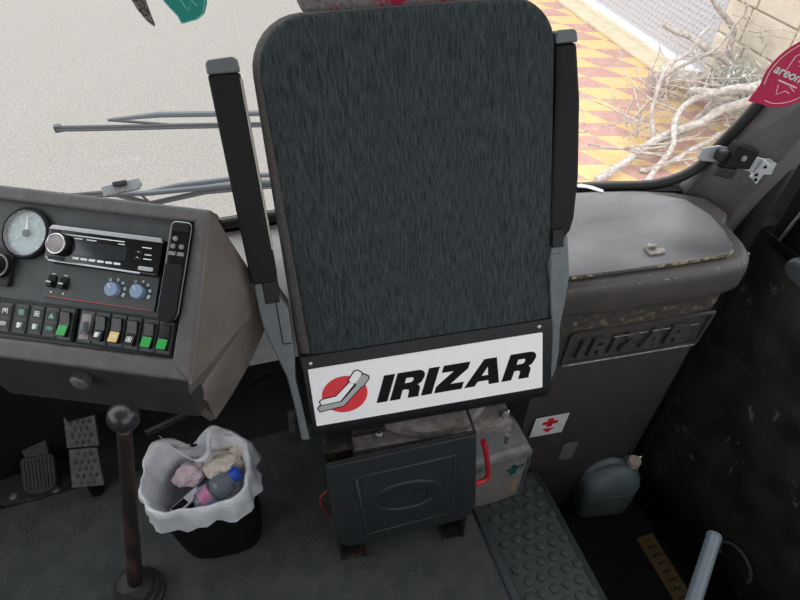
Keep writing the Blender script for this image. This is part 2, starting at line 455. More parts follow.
# black seal of the door and the pillar
bm = B(); tube(bm, smooth_path([(1.20, .84, -.58), (1.20, .84, .6), (1.21, .82, 1.0), (1.33, .72, 2.05)], 3), .03, 10)
struct(build('trim_3', bm, M['rubber'], smooth=True))
bm = B()
def pil(z):
    x0 = XRz(z); y = wy(x0, z); e = max(1.118, x0+.035); k = max(0, z-1.2)*.2
    return [(x0+.008, y+.02, z), (x0+.006, y-.012, z), (x0*.5+e*.5-.004, y-.065, z), (e, y-.105, z), (e+.09+k, y-.10, z), (e+.10+k, y+.02, z)]
loft(bm, [pil(z) for z in (.60, .72, .85, 1.0, 1.3, 1.7, 2.08)])
struct(build('trim_4', bm, M['pillar'], bevel=.006))
struct(build('wall_right', box(B(), 1.36, 1.40, .84, .95, -.66, 2.1), M['matteblack']))

# ------------------------------------------------------------------ console on the right with lid
con = thing('entrance_console', 'grey-black moulded console in the front right corner with a hinged lid and engraved lettering', 'console', (.8, .8, 0))
z1 = .76
lip = [(.578,.690),(.70,.668),(.86,.645),(.934,.640),(.985,.644),(1.008,.664),(1.022,.70),(1.028,.74),(1.026,.768),(1.046,.782),(1.06,.80),(1.05,.86),(.99,.905),(.90,.945),(.80,.975),(.70,1.00),(.578,1.02)]
def inset(pts, d):
    cx = .80; cy = .82
    return [(cx+(p[0]-cx)*(1-d/.22), cy+(p[1]-cy)*(1-d/.18)) for p in pts]
body = [(.580,.712),(.70,.692),(.86,.672),(.945,.664),(.985,.672),(1.003,.692),(1.01,.74),(1.012,.86),(.99,.905),(.90,.945),(.80,.975),(.70,1.00),(.580,1.02)]
bm = B()
loft(bm, [[(p[0], p[1], z) for p in body] for z in (-.298, -.1, .2, .45, .69)])
build('body', bm, M['console'], con, smooth='auto', angle=30)
bm = B()
rings = []
for d, z in ((.012,.665),(.004,.675),(0,.69),(0,.735),(.004,.750),(.012,.758),(.02,.760)):
    rings.append([(p[0], p[1], z) for p in inset(lip, d)])
loft(bm, rings)
build('lip', bm, M['console'], con, smooth='auto', angle=40)
lidp = [(.592,.712),(.70,.695),(.86,.676),(.945,.668),(.962,.676),(.985,.735),(.992,.79),(.975,.855),(.90,.910),(.80,.943),(.70,.968),(.592,.985)]
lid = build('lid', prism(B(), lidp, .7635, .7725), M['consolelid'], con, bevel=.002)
bm = B()
fe = [(.60,.7105),(.66,.7012),(.70,.695),(.78,.6855),(.86,.676),(.945,.668),(.962,.676),(.972,.70)]
for (a, b2) in ((0,1),(3,4),(4,5),(5,6),(6,7)):
    p, q = Vector((*fe[a], 0)), Vector((*fe[b2], 0)); d = (q-p).normalized(); nrm = Vector((d.y, -d.x, 0))
    bm = B(); prism(bm, [(p+nrm*.001)[:2], (q+nrm*.001)[:2], (q-nrm*.004)[:2], (p-nrm*.004)[:2]], .7650, .7712)
    build('chipped_edge', bm, M['wood'], lid)
bm = B()
Mt = T((.800,.722,.7725)) @ Matrix.Rotation(math.radians(-8), 4, 'Z')
prism(bm, [(-.017,-.010),(.018,-.010),(.020,.002),(.006,.006),(-.014,.016),(-.019,.012)], 0, .006, Mt)
prism(bm, [(-.018,.006),(-.012,.016),(.004,.007),(.002,.002)], .004, .013, Mt)
build('lid_tab', bm, M['worn'], lid, bevel=.001)
bm = B()
prev = None
for i in range(len(lip)):
    pass
edge = [(p[0], p[1], .7525) for p in inset(lip, .0045)][0:9]
random.seed(3)
for i in range(len(edge)-1):
    a, b2 = Vector(edge[i]), Vector(edge[i+1])
    n_ = max(2, int((b2-a).length/.012))
    for k in range(n_):
        if random.random() < .35:
            p = a.lerp(b2, k/n_); q = a.lerp(b2, (k+random.uniform(.4,1))/n_)
            tube(bm, [p, p.lerp(q,.5)+Vector((0,-.0006,.0008)), q], [.0005,.0016,.0005], 6)
we = build('worn_edge', bm, M['worn'], con); we['kind'] = 'stuff'
M['scuff'] = mat('scuffed_console', (64,60,58), .6, c2=(132,116,88), scale=70, stretch=(1,1,1), lo=.52, hi=.72, detail=8, bump=.2, bscale=300)
bm = B()
loft(bm, [[(p[0]+nx, p[1]-.0012, z) for p, nx in zip(body[0:6], (.004,0,0,0,0,0))] for z in (.605, .66)], closed=False)
build('scuffed_band', bm, M['scuff'], con)
# engraved plate on the front face of the console
pA = Vector((.635,.7028,.0)); pB = Vector((.93,.666,.0))
ud = (Vector((.86,.672,0))-Vector((.70,.692,0))).normalized(); nd = Vector((ud.y, -ud.x, 0))
fo = Vector((.80, .6795, .545)) + nd*.001
FM = frame(fo, ud, (0,0,1), nd)
bm = B()
plate = [(-.175,-.058),(.165,-.058),(.172,-.05),(.178,.056),(-.165,.056),(-.172,.048)]
outer = plate; inner = [(p[0]*.965, p[1]*.88) for p in plate]
me = curve_mesh([outer, inner], .003)
bp_ = from_mesh('plate_border', me, M['console'], con, FM, bevel=.001)
bm = B(); tube(bm, [(-.172,-.055,.006),(.166,-.055,.006)], .0022, 8)
build('worn_border_edge', bm, M['worn'], bp_, FM)
LET = {}
def arc(cx, cy, rx, ry, a0, a1, n=8):
    return [(cx+rx*math.cos(math.radians(a0+(a1-a0)*i/n)), cy+ry*math.sin(math.radians(a0+(a1-a0)*i/n))) for i in range(n+1)]
LET['I'] = [[(0,0),(.42,0),(.42,1),(0,1)]]
LET['R'] = [[(0,0),(.40,0),(.40,.34),(.55,.34)] + [(.66,.30),(.68,.2),(.68,.08),(.70,0),(1.12,0),(1.10,.06),(1.09,.16),(1.09,.28),(1.04,.40),(.94,.46)] + [(1.06,.53)] + arc(.80,.74,.33,.26,-20,90,7) + [(0,1)],
            [(.40,.58),(.62,.58)] + arc(.62,.675,.10,.095,-90,90,6) + [(.40,.77)]]
LET['Z'] = [[(0,0),(1.10,0),(1.10,.26),(.56,.26),(1.10,.76),(1.10,1),(.06,1),(.06,.74),(.54,.74),(0,.24)]]
LET['A'] = [[(0,0),(.42,0),(.50,.17),(.92,.17),(1.0,0),(1.42,0),(.96,1),(.46,1)], [(.58,.37),(.84,.37),(.71,.70)]]
def word(txt, x0, y0, w, h, shear, gap=.12):
    ad = {'I':.42,'R':1.12,'Z':1.10,'A':1.42}
    tot = sum(ad[c] for c in txt) + gap*(len(txt)-1)
    k = w/tot; x = 0; out = []
    for c in txt:
        for s in LET[c]:
            out.append([(x0 + (x+p[0])*k + p[1]*h*shear, y0 + p[1]*h) for p in s])
        x += ad[c] + gap
    return out
me = curve_mesh(word('IRIZAR', -.145, -.032, .258, .062, .12, .36), .0045)
wl = from_mesh('raised_lettering', me, M['console'], con, FM, bevel=.001)
bm = B(); ws_ = [(-.125,-.09,.033),(-.075,-.02,.033),(-.005,.02,.033),(.03,.085,.033),(.14,.17,.031)]
for a, b2, yy in ws_[1:]:
    bm = B(); tube(bm, [(a*.88, yy-.004, .0092), (b2*.84, yy-.004, .0092)], .0011, 6)
    build('letter_edge_glint', bm, M['worn'], wl, FM)  # pale line painted as the highlight on a letter's top edge
# stickers
SM = frame(Vector((.648,.6998,.225)) + nd*.0035, ud, (0,0,1), nd)
stk = build('first_aid_sticker', prism(B(), [(-.046,-.045),(.046,-.045),(.05,.045),(-.042,.045)], 0, .0012), M['label_white'], con, SM)
me = curve_mesh([[(-.008,.035),(.008,.035),(.008,.022),(.021,.022),(.021,.008),(.008,.008),(.008,-.004),(-.008,-.004),(-.008,.008),(-.021,.008),(-.021,.022),(-.008,.022)], [(-.017,-.012),(.017,-.012),(0,-.032)]], .0004)
from_mesh('cross_and_arrow', me, M['red_ink'], stk, SM @ T((0.002,0,.0012)))
SM2 = frame(Vector((.735,.689,.065)) + nd*.0045, ud, (0,0,1), nd)
build('inspection_label', prism(B(), [(-.022,-.045),(.022,-.045),(.024,.045),(-.020,.045)], 0, .0012), M['label_grey'], con, SM2)
tag(build('paper_strip', prism(B(), [(-.004,-.03),(.006,-.028),(.008,.0),(.002,.026),(-.008,.034),(-.014,.026),(-.006,.01)], 0, .0015, T((0.7918, 0.9602, 0.7735)) @ Matrix.Rotation(math.radians(40),4,'Z')), M['whitestrip']),
    'small torn white plastic strip lying on the console lid by the windscreen', 'scrap')

# ------------------------------------------------------------------ guide seat
a7 = math.radians(7); L = math.radians(25)
fd = Vector((math.sin(a7), math.cos(a7), 0)); sd = Vector((math.cos(a7), -math.sin(a7), 0))
td = fd*math.sin(L) + Vector((0,0,1))*math.cos(L); cd = sd.cross(td)
P0 = Vector((.320,.921,1.249))
SF = frame(P0, sd, td, cd)
seat = thing('guide_seat', 'dark grey fabric coach seat seen from behind, white lettered sign on its back', 'seat', (.2,.72,0))
out = rrect(.496, .61, [.075,.085,.012,.012], 8, -.001, -.302)
inn = [((p[0]+.001)*.983+.0025 + (.012 if p[0]<0 else -.007)*max(0,(-p[1])/.6), p[1]*.99-.004) for p in out]
bm = B(); pillow(bm, inn, -.05, 0, .010, .006)
build('back_cushion', bm, M['fabric'], seat, SF, smooth='auto', angle=60)
bm = B(); pillow(bm, [(p[0]*1.008, p[1]*1.004+.0) for p in out], -.115, -.006, .020, 0)
build('side_band', bm, M['band'], seat, SF, smooth='auto', angle=60)
bm = B(); pillow(bm, rrect(.31, .24, .05, 6, -.012, .105), -.105, -.02, .035, .004)
hd = build('headrest', bm, M['head'], seat, SF, smooth='auto', angle=70)
bm = B()
prof = [(-.568,.006),(-.58,.009),(-.72,.009),(-.737,.004),(-.747,-.008),(-.75,-.03),(-.748,-.07)]
shell_rings = []
def shell_w(b): return .242 if b > -.70 else .242-.02*(1-math.sqrt(max(0,1-min(1,((-.70-b)/.05))**2)))
loft(bm, [[(-shell_w(b)-.004+.003*k*0, b, c) for k in (0,)] + [(-shell_w(b)+2*shell_w(b)*k/10-.003, b, c) for k in range(11)] for b, c in prof], closed=False)
loft(bm, [[(s*.240-.003, -.568, .006),(s*.243-.003, -.57, -.08)] and [(s*shell_w(b)-.003, b, c), (s*shell_w(b)-.003, b, -.08)] for b, c in prof for s in (1,)], closed=False)
loft(bm, [[(-shell_w(b)-.004, b, c), (-shell_w(b)-.004, b, -.08)] for b, c in prof], closed=False)
box(bm, -.245, .238, -.572, -.567, -.08, .006)
shl = build('back_shell', bm, M['shell'], seat, SF, smooth='auto', angle=45)
sign = build('sign_board', prism(B(), rrect(.455, .1215, .002, 2, -.0095, -.6515), .0095, .0115), M['signwhite'], seat, SF)
SI = SF @ T((0,0,.0115))
from_mesh('lettering', curve_mesh(word('IRIZAR', -.1185, -.684, .307, .0562, .36, .10), .0003), M['black_ink'], sign, SI)
from_mesh('emblem_disc', curve_mesh([circ(.0432, 40, -.176, -.6535, .0385)], .0002), M['red_ink'], sign, SI)
def emb(pts, nm, m):
    cx = sum(p[0] for p in pts)/len(pts); cy = sum(p[1] for p in pts)/len(pts)
    def grow(d):
        o_ = []
        n = len(pts)
        area = sum(pts[i][0]*pts[(i+1)%n][1]-pts[(i+1)%n][0]*pts[i][1] for i in range(n))
        s_ = 1 if area > 0 else -1
        for i in range(n):
            p, q, r = Vector(pts[i-1]), Vector(pts[i]), Vector(pts[(i+1)%n])
            e1 = (q-p).normalized(); e2 = (r-q).normalized()
            n1 = Vector((e1.y,-e1.x))*s_; n2 = Vector((e2.y,-e2.x))*s_
            bis = (n1+n2); bis = bis/max(.5, bis.dot(n1))
            o_.append(tuple(q+bis*d))
        return o_
    from_mesh(nm+'_outline', curve_mesh([grow(.0022)], .0003), M['black_ink'], sign, SI)
    from_mesh(nm, curve_mesh([pts], .0005), m, sign, SI)
emb([(-.222,-.668),(-.224,-.661),(-.219,-.657),(-.193,-.655),(-.164,-.630),(-.157,-.636),(-.186,-.666)], 'emblem_seat_white', M['signwhite'])
emb([(-.226,-.681),(-.229,-.675),(-.225,-.670),(-.184,-.668),(-.152,-.638),(-.146,-.645),(-.181,-.677)], 'emblem_seat_grey', M['grey_ink'])
emb([(-.163,-.630),(-.165,-.625),(-.153,-.609),(-.147,-.608),(-.140,-.614),(-.141,-.618),(-.153,-.633),(-.158,-.634)], 'emblem_head_white', M['signwhite'])
emb([(-.152,-.639),(-.154,-.635),(-.142,-.619),(-.136,-.618),(-.128,-.624),(-.129,-.629),(-.141,-.643),(-.147,-.644)], 'emblem_head_grey', M['grey_ink'])
for x, y in ((-.231,-.580),(.212,-.5785)):
    bm = B(); lathe(bm, [(.0045,0),(.004,.002),(.002,.003)], 12, T((x,y,.009)))
    build('sign_screw', bm, M['screw'], seat, SF, smooth=True)
# arm rests, raised
bm = B(); prism(bm, [(-.3165,-.075),(-.2705,-.075),(-.2655,-.416),(-.309,-.416)], -.045, .008)
al = build('armrest', bm, M['armrest'], seat, SF, bevel=.004, seg=3)
bm = B(); prism(bm, [(-.3168,-.075),(-.270,-.075),(-.271,-.056),(-.275,-.052),(-.312,-.054),(-.3165,-.059)], -.046, .009)
build('armrest_cap', bm, M['armcap'], al, SF, bevel=.004)
bm = B(); prism(bm, [(-.2704,-.085),(-.2680,-.085),(-.2640,-.36),(-.2660,-.36)], -.030, -.002)
build('armrest_edge', bm, M['beige'], al, SF)
bm = B(); prism(bm, [(.246,-.075),(.283,-.075),(.291,-.167),(.292,-.30),(.285,-.375),(.278,-.398),(.266,-.412),(.236,-.412),(.240,-.3),(.246,-.16)], -.06, .000)
ar = build('armrest', bm, M['armrest'], seat, SF, bevel=.007, seg=3)
bm = B(); prism(bm, [(.2455,-.075),(.284,-.075),(.2815,-.058),(.277,-.054),(.250,-.054),(.246,-.058)], -.061, .001)
build('armrest_cap', bm, M['armcap'], ar, SF, bevel=.005)
# arm rest brackets
bm = B(); prism(bm, [(-.306,-.415),(-.305,-.47),(-.303,-.499),(-.292,-.545),(-.277,-.604),(-.272,-.67),(-.270,-.742),(-.254,-.745),(-.258,-.67),(-.262,-.613),(-.256,-.56),(-.254,-.47),(-.268,-.44),(-.270,-.415)], -.05, .004)
bl = build('armrest_bracket', bm, M['bracket'], seat, SF, bevel=.003)
bm = B(); box(bm, -.292, -.266, -.455, -.41, -.03, .0055); 
build('pivot_block', bm, M['shell'], bl, SF, bevel=.002)
bm = B(); box(bm, -.2745, -.2725, -.535, -.44, .003, .0048); box(bm, -.2725,-.258,-.5365,-.5345,.003,.0048)
build('cover_seam', bm, M['matteblack'], bl, SF)
bm = B(); prism(bm, [(.271,-.405),(.274,-.45),(.276,-.486),(.268,-.54),(.259,-.585),(.257,-.645),(.250,-.685),(.236,-.716),(.226,-.725),(.232,-.705),(.240,-.66),(.242,-.60),(.238,-.513),(.233,-.456),(.242,-.415)], -.05, .003)
brk = build('armrest_bracket', bm, M['bracket'], seat, SF, bevel=.003)
bm = B(); box(bm, .240, .262, -.425, -.39, -.035, .006)
build('pivot_block', bm, M['shell'], brk, SF, bevel=.002)
bm = B(); box(bm, .236, .2555, -.513, -.437, .0, .0065)
build('pivot_cover', bm, M['bracket'], brk, SF, bevel=.002)
# seat cushion (in front of the back) and the turntable
CF = frame(Vector((.262,.70,0)), sd, fd, (0,0,1))
bm = B(); pillow(bm, rrect(.44, .34, .05, 6, 0, .20), .545, .645, .03, .008)
build('seat_cushion', bm, M['band'], seat, CF, smooth='auto', angle=70)
bm = B(); box(bm, -.2, .2, .0, .36, .515, .545)
build('cushion_pan', bm, M['shell'], seat, CF, bevel=.004)
PF = frame(Vector((.050,.625,0)), sd, fd, (0,0,1))     # local x along the back, y forward, z up
bm = B()
box(bm, .015, .395, .0, .012, .487, .517); box(bm, .015, .395, .0, .22, .513, .519)
build('turntable_rail', bm, M['steel'], seat, PF, bevel=.0015)
bm = B(); lathe(bm, [(.15,.519),(.155,.525),(.15,.540),(.11,.547),(.10,.53)], 40, T((.235,.150,0)))
build('turntable_ring', bm, M['steel'], seat, PF, smooth='auto')
bm = B(); box(bm, -.03, .03, -.012, .06, .46, .53)
box(bm, .03, .10, .02, .08, .50, .535)
build('rail_end_block', bm, M['rustmetal'], seat, PF @ T((.03,0.012,0)), bevel=.003)
for x in (.115, .385):
    bm = B(); lathe(bm, [(.011,.519),(.011,.522),(.0075,.522),(.0075,.536),(.004,.538)], 6, T((x,.02,0)))
    bo = build('bolt', bm, M['screw'], seat, PF)
    bm = B(); lathe(bm, [(.0035,.455),(.0035,.478),(.006,.478),(.006,.487)], 8, T((x,-.008,0)))
    build('bolt_end', bm, M['screw'], bo, PF)
bm = B(); lathe(bm, [(.03,0),(.034,.012),(.03,.024)], 16, frame((-.060,.06,.555),(0,1,0),(0,0,1),(1,0,0)))
build('recline_knob', bm, M['shell'], seat, PF, smooth='auto')
# document pocket of the pedestal
KF = frame(Vector((.046,.585,0)), sd, (0,0,1), -fd)     # x right, y up, z towards the camera
def pk(y0): 
    return None
face = [(-0.0004, 0.5453), (0.2995, 0.5661), (0.3266, 0.2582), (0.3194, 0.2025), (0.2988, 0.1783), (0.0225, 0.1525), (0.0023, 0.1745), (-0.0062, 0.2191)]
bm = B(); prism(bm, face, -.012, 0)
pkt = build('document_pocket', bm, M['pedbox'], seat, KF, bevel=.004, seg=3)
bm = B()
fx0, fx1 = face[0][0]+.012, face[1][0]-.006
loft(bm, [[(fx0, .15, -.012),(fx0,.15,-.21),(fx1-.02,.15,-.21),(fx1-.02,.15,-.012)], [(fx0-.005,.50,-.012),(fx0-.005,.50,-.21),(fx1,.52,-.21),(fx1,.52,-.012)]], cap1=False)
build('pedestal_box', bm, M['pedbox'], seat, KF)
bm = B()
tube(bm, [(fx0-.010, face[0][1], -.004), (fx1+.004, face[1][1], -.004)], .003, 8)
tube(bm, [(fx1+.004, face[1][1], -.004), (fx1+.002, face[1][1], -.11)], .003, 8)
build('pocket_rim', bm, M['shell'], pkt, KF)
rc = [(0.0547, 0.4842), (0.2591, 0.5030), (0.2700, 0.2350), (0.0636, 0.2082)]
cxr = sum(p[0] for p in rc)/4; cyr = sum(p[1] for p in rc)/4
bm = B(); tube(bm, [(*p, .0) for p in rc] + [(*rc[0], 0)], .0035, 8)
build('raised_border', bm, M['pedbox'], pkt, KF, smooth=True)
ov = (0.1604, 0.3668)
OV = KF @ T((ov[0], ov[1], 0)) @ Matrix.Rotation(math.radians(2), 4, 'Z')
bm = B(); tube(bm, [(*p, 0) for p in circ(.072, 36, 0, 0, .060)] + [(.072,0,0)], .005, 8)
build('oval_relief', bm, M['pedbox'], pkt, OV, smooth=True)
from_mesh('relief_frame', curve_mesh([rrect(.098,.062,.004,2), rrect(.088,.052,.003,2)], .0015), M['pedbox'], pkt, OV)
from_mesh('relief_letters', text_mesh('I S E', .044, .0015, bold=.001), M['pedbox'], pkt, OV)
# feet
f1 = (0.2945, 0.1689); f2 = (0.0167, 0.1372)
for fx, w0, w1_ in ((f1[0], .032, .030), (f2[0], .022, .048)):
    bm = B(); yb = -.030
    prism(bm, [(fx-w0, yb), (fx+w1_, yb), (fx+w1_, yb-.10), (fx-w0, yb-.10)], 0, .006, KF @ frame((0,0,0),(1,0,0),(0,0,1),(0,1,0)))
    box(bm, fx+w1_-.008, fx+w1_, 0, .15, yb-.10, yb+.002, KF); box(bm, fx-w0, fx-w0+.007, 0, .14, yb-.10, yb-.01, KF); box(bm, fx-w0, fx+w1_, .0, .05, yb-.10, yb-.095, KF)
    build('floor_bracket', bm, M['rustmetal'], seat, bevel=.002)
bm = B(); tube(bm, [(f2[0]+.03, .085, -.055), (f1[0]-.02, .085, -.055)], .014, 12)
build('slide_bar', bm, M['rustmetal'], seat, KF, smooth='auto')
bm = B(); tube(bm, smooth_path([(0.3933, 0.6000, 0.4350), (0.4066, 0.6000, 0.3804), (0.4223, 0.6000, 0.2879), (0.4208, 0.5950, 0.2582), (0.3949, 0.5900, 0.2582), (0.3594, 0.5850, 0.2846)], 4), .0065, 10)
build('release_lever', bm, M['redplastic'], seat, smooth='auto')
M['darkred'] = mat('dark_red_lever', (112,36,34), .6)  # darker red than the release lever
bm = B(); tube(bm, smooth_path([(0.0443, 0.6200, 0.3888), (0.0268, 0.6200, 0.3674), (0.0250, 0.6200, 0.3251), (0.0380, 0.6200, 0.2650)], 4), .0028, 8)
build('side_lever', bm, M['darkred'], seat, smooth='auto')
bm = B()
lathe(bm, [(.03,.10),(.03,.50)], 12, T((.17,.12,0)))
build('seat_post', bm, M['steel'], seat, PF)

# ------------------------------------------------------------------ dashboard
a29 = math.radians(29); T50 = math.radians(50)
u = Vector((math.cos(a29), -math.sin(a29), 0)); nh = Vector((-math.sin(a29), -math.cos(a29), 0))
vup = -(nh*math.sin(T50) - Vector((0,0,1))*math.cos(T50)); wn = u.cross(vup)
D0 = Vector((-.218,.851,.964))
DF = frame(D0, u, vup, wn)
dash = thing('dashboard', 'driver dashboard pod with gauge, car radio and rows of rocker switches at left', 'dashboard', (-.35,.95,0))
XL_ = -.262
bm = B()
prism(bm, [(XL_,-.19),(.150,-.166),(.152,.055),(XL_,.055)], -.012, -.004)
build('instrument_panel', bm, M['dashpanel'], dash, DF)
bm = B()
# padded rim: top bar, right bar, bottom bar
box(bm, XL_, .172, .052, .076, -.030, .010)
prism(bm, [(.147,.055),(.170,.074),(.184,-.198),(.148,-.172)], -.012, .010)
prism(bm, [(XL_,-.176),(.150,-.163),(.182,-.195),(XL_,-.207)], -.045, .010)
build('padded_rim', bm, M['rim'], dash, DF, bevel=.006, seg=3)
bm = B()
prism(bm, [(XL_,.07),(.166,.07),(.178,-.19),(XL_,-.20)], -.05, -.0125)
build('panel_back', bm, M['matteblack'], dash, DF)
# fascia below the rim
def dw(x, y, z=-.02): return DF @ Vector((x, y, z))
bm = B()
a_, b_ = dw(XL_, -.200, -.004), dw(.176, -.190, -.004)
fas = [(-.470,.835,.845), (-.142,.652,.838), (-.145,.655,.712), (-.478,.842,.680)]
q = [a_, b_, Vector(fas[2]), Vector(fas[3])]
loft(bm, [[tuple(p) for p in q], [tuple(p - nh*.03 - Vector((0,0,.0))) for p in q]])
build('lower_fascia', bm, M['fascia'], dash, bevel=.004)
bm = B(); c_ = Vector((-.303,.741,.798)) + nh*.006
KM = frame(c_, u, (0,0,1), nh)
lathe(bm, [(.014,0),(.015,.004),(.015,.016),(.012,.019)], 20, KM)
for k in range(20):
    box(bm, .0145, .0165, -.001, .001, .004, .016, KM @ Matrix.Rotation(2*PI*k/20, 4, 'Z'))
build('knurled_knob', bm, M['pedal'], dash)
# wing on the right side of the pod
bm = B()
rt, rb = dw(.172,.0755,.006), dw(.186,-.199,.006)
w1 = [rt, Vector((-.004,.810,.872)), Vector((-.020,.770,.815)), Vector((-.150,.668,.745)), rb]
vs = [bm.verts.new(p) for p in w1 + [rt + Vector((-.03,.06,-.06)), w1[1] + Vector((-.04,.05,-.02))]]
for f in ((0,1,4),(1,2,4),(2,3,4),(0,5,6,1)): bm.faces.new([vs[i] for i in f])
wg = build('side_wing', bm, M['wing'], dash)
md = wg.modifiers.new('thick', 'SOLIDIFY'); md.thickness = .006; md.offset = -1
bm = B()
kr = []
for s_ in (0,.25,.5,.75,1):
    p = Vector((.000,.815,.862)).lerp(Vector((-.150,.672,.752)), s_)
    dpt = .085 + .02*math.sin(s_*PI)
    kr.append([p+Vector((-.012,.022,0)), p+Vector((0,0,.006)), p+Vector((.010,-.004,.0)), p+Vector((.022,.0,-.02)), p+Vector((.024,.004,-dpt)), p+Vector((.012,.012,-dpt-.012)), p+Vector((-.02,.05,-dpt-.01))])
loft(bm, [[tuple(q_) for q_ in r] for r in kr])
kb = build('knee_bolster', bm, M['wing'], dash, smooth='auto', angle=40)
bm = B(); tube(bm, [Vector((.000,.815,.862))+Vector((.004,-.004,.006)), Vector((-.150,.672,.752))+Vector((.004,-.004,.006))], .0016, 6)
build('worn_edge', bm, M['worn'], kb)
bm = B(); box(bm, -.47, -.06, .0, .015, .45, .75, frame((0,.0,0),(1,0,0),(0,1,0),(0,0,1)) @ T((0,.93,0)))
build('under_panel', bm, M['matteblack'], dash)
bm = B(); tube(bm, [(-.30,.83,.47),(-.02,.93,.44)], .008, 8)
build('wiring_pipe', bm, M['shell'], dash, smooth=True)

# gauge
OX, OY = .0045, -.0015
gc = (-0.1392, 0.0023)
GM = DF @ T((gc[0], gc[1], -.004))
bm = B(); lathe(bm, [(.0425,0),(.0435,.008),(.0405,.011),(.0365,.010),(.0360,.004)], 40, cap0=False, cap1=False)
ga = build('pressure_gauge', bm, M['matteblack'], dash, GM, smooth='auto')
bm = B(); lathe(bm, [(.037,.002),(.037,.0035)], 40)
build('dial', bm, M['dial'], ga, GM)
bm = B()
for k in range(9):
    a = math.radians(225 - k*270/8)
    box(bm, .028, .032, -.0010, .0010, .0035, .0040, Matrix.Rotation(a, 4, 'Z'))
build('dial_marks', bm, M['whitemark'], ga, GM)
for k, tx in enumerate(('0','5','10','15','20','25','30')):
    a = math.radians(205 - k*230/6)
    from_mesh('dial_numeral', text_mesh(tx, .0075, .0002), M['whitemark'], ga, GM @ T((.0195*math.cos(a), .0195*math.sin(a), .0036)))
bm = B(); prism(bm, [(-.003,-.004),(.003,-.004),(.0008,.030),(-.0008,.030)], .006, .0072, Matrix.Rotation(math.radians(6),4,'Z'))
prism(bm, [(-.001,0),(.001,0),(.0004,.024),(-.0004,.024)], .0045, .0052, Matrix.Rotation(math.radians(122),4,'Z'))
build('needle', bm, M['whitemark'], ga, GM)
bm = B(); lathe(bm, [(.006,.0055),(.006,.009),(.004,.010)], 16)
build('needle_hub', bm, M['matteblack'], ga, GM, smooth='auto')
bm = B(); lathe(bm, [(.0378,.0108),(.0378,.0112)], 40)
build('gauge_glass', bm, M['clearglass'], ga, GM)

# radio
RF = DF @ T((.0095,-.0105,-.004)) @ Matrix.Scale(.985, 4)
bm = B(); prism(bm, rrect(.200,.058,.003,2), 0, .022)
rad = build('car_radio', bm, M['glossblack'], dash, RF, bevel=.003)
bm = B(); prism(bm, [(-.100,.024),(.100,.024),(.096,.031),(-.094,.031)], .001, .0235)
build('top_trim', bm, M['silver'], rad, RF, bevel=.001)
bm = B(); tube(bm, [(-.099,-.020,.020),(-.09,-.027,.0225),(-.02,-.0275,.0225),(.07,-.0285,.022)], .0016, 6)
build('bottom_trim', bm, M['silver'], rad, RF)
bm = B(); prism(bm, rrect(.094,.022,.002,2,-.006,-.001), .0215, .0225)
build('display', bm, M['lcd'], rad, RF)
bm = B(); lathe(bm, [(.0185,.022),(.0185,.032),(.0165,.0345)], 32, T((-.074,.0,0)))
vk = build('volume_knob', bm, M['matteblack'], rad, RF, smooth='auto')
bm = B(); lathe(bm, [(.0165,.0345),(.0172,.0355),(.0155,.0362),(.0148,.0345)], 32, T((-.074,0,0)), cap0=False, cap1=False)
build('knob_ring', bm, M['chrome'], vk, RF, smooth=True)
bm = B(); lathe(bm, [(.0148,.0342),(.0148,.0348)], 32, T((-.074,0,0)))
build('knob_face', bm, M['steel'], vk, RF)
for k in range(6):
    bm = B(); prism(bm, rrect(.0115,.0036,.001,2,-.044+k*.0145,-.0185), .0215, .0228)
    build('preset_button', bm, M['whitemark'], rad, RF)
bm = B(); prism(bm, rrect(.026,.0065,.002,3,.078,-.0205), .0215, .0232)
build('front_flap', bm, M['silver'], rad, RF, bevel=.001)
bm = B()
for x, y, w_ in ((-.02,.018,.11),(-.045,.0135,.014),(-.022,.0135,.017),(.030,.0135,.012),(.074,.013,.016),(.078,.002,.012),(.078,-.005,.014),(.060,.005,.004),(.060,-.004,.004)):
    box(bm, x-w_/2, x+w_/2, y-.0008, y+.0008, .0219, .0222)
build('legend', bm, M['whitemark'], rad, RF)
bm = B(); prism(bm, rrect(.016,.006,.002,3,-.086,.0205), .0215, .0232); build('source_button', bm, M['shell'], rad, RF, bevel=.001)
bm = B(); prism(bm, rrect(.03,.006,.002,3,-.078,-.0225), .0215, .0234)
build('eject_button', bm, M['shell'], rad, RF, bevel=.001)
bm = B()
for x, y in ((.058,.004),(.066,.004),(.058,-.006),(.066,-.006)): lathe(bm, [(.0028,.0215),(.0022,.0232)], 10, T((x,y,0)))
build('side_button', bm, M['shell'], rad, RF)

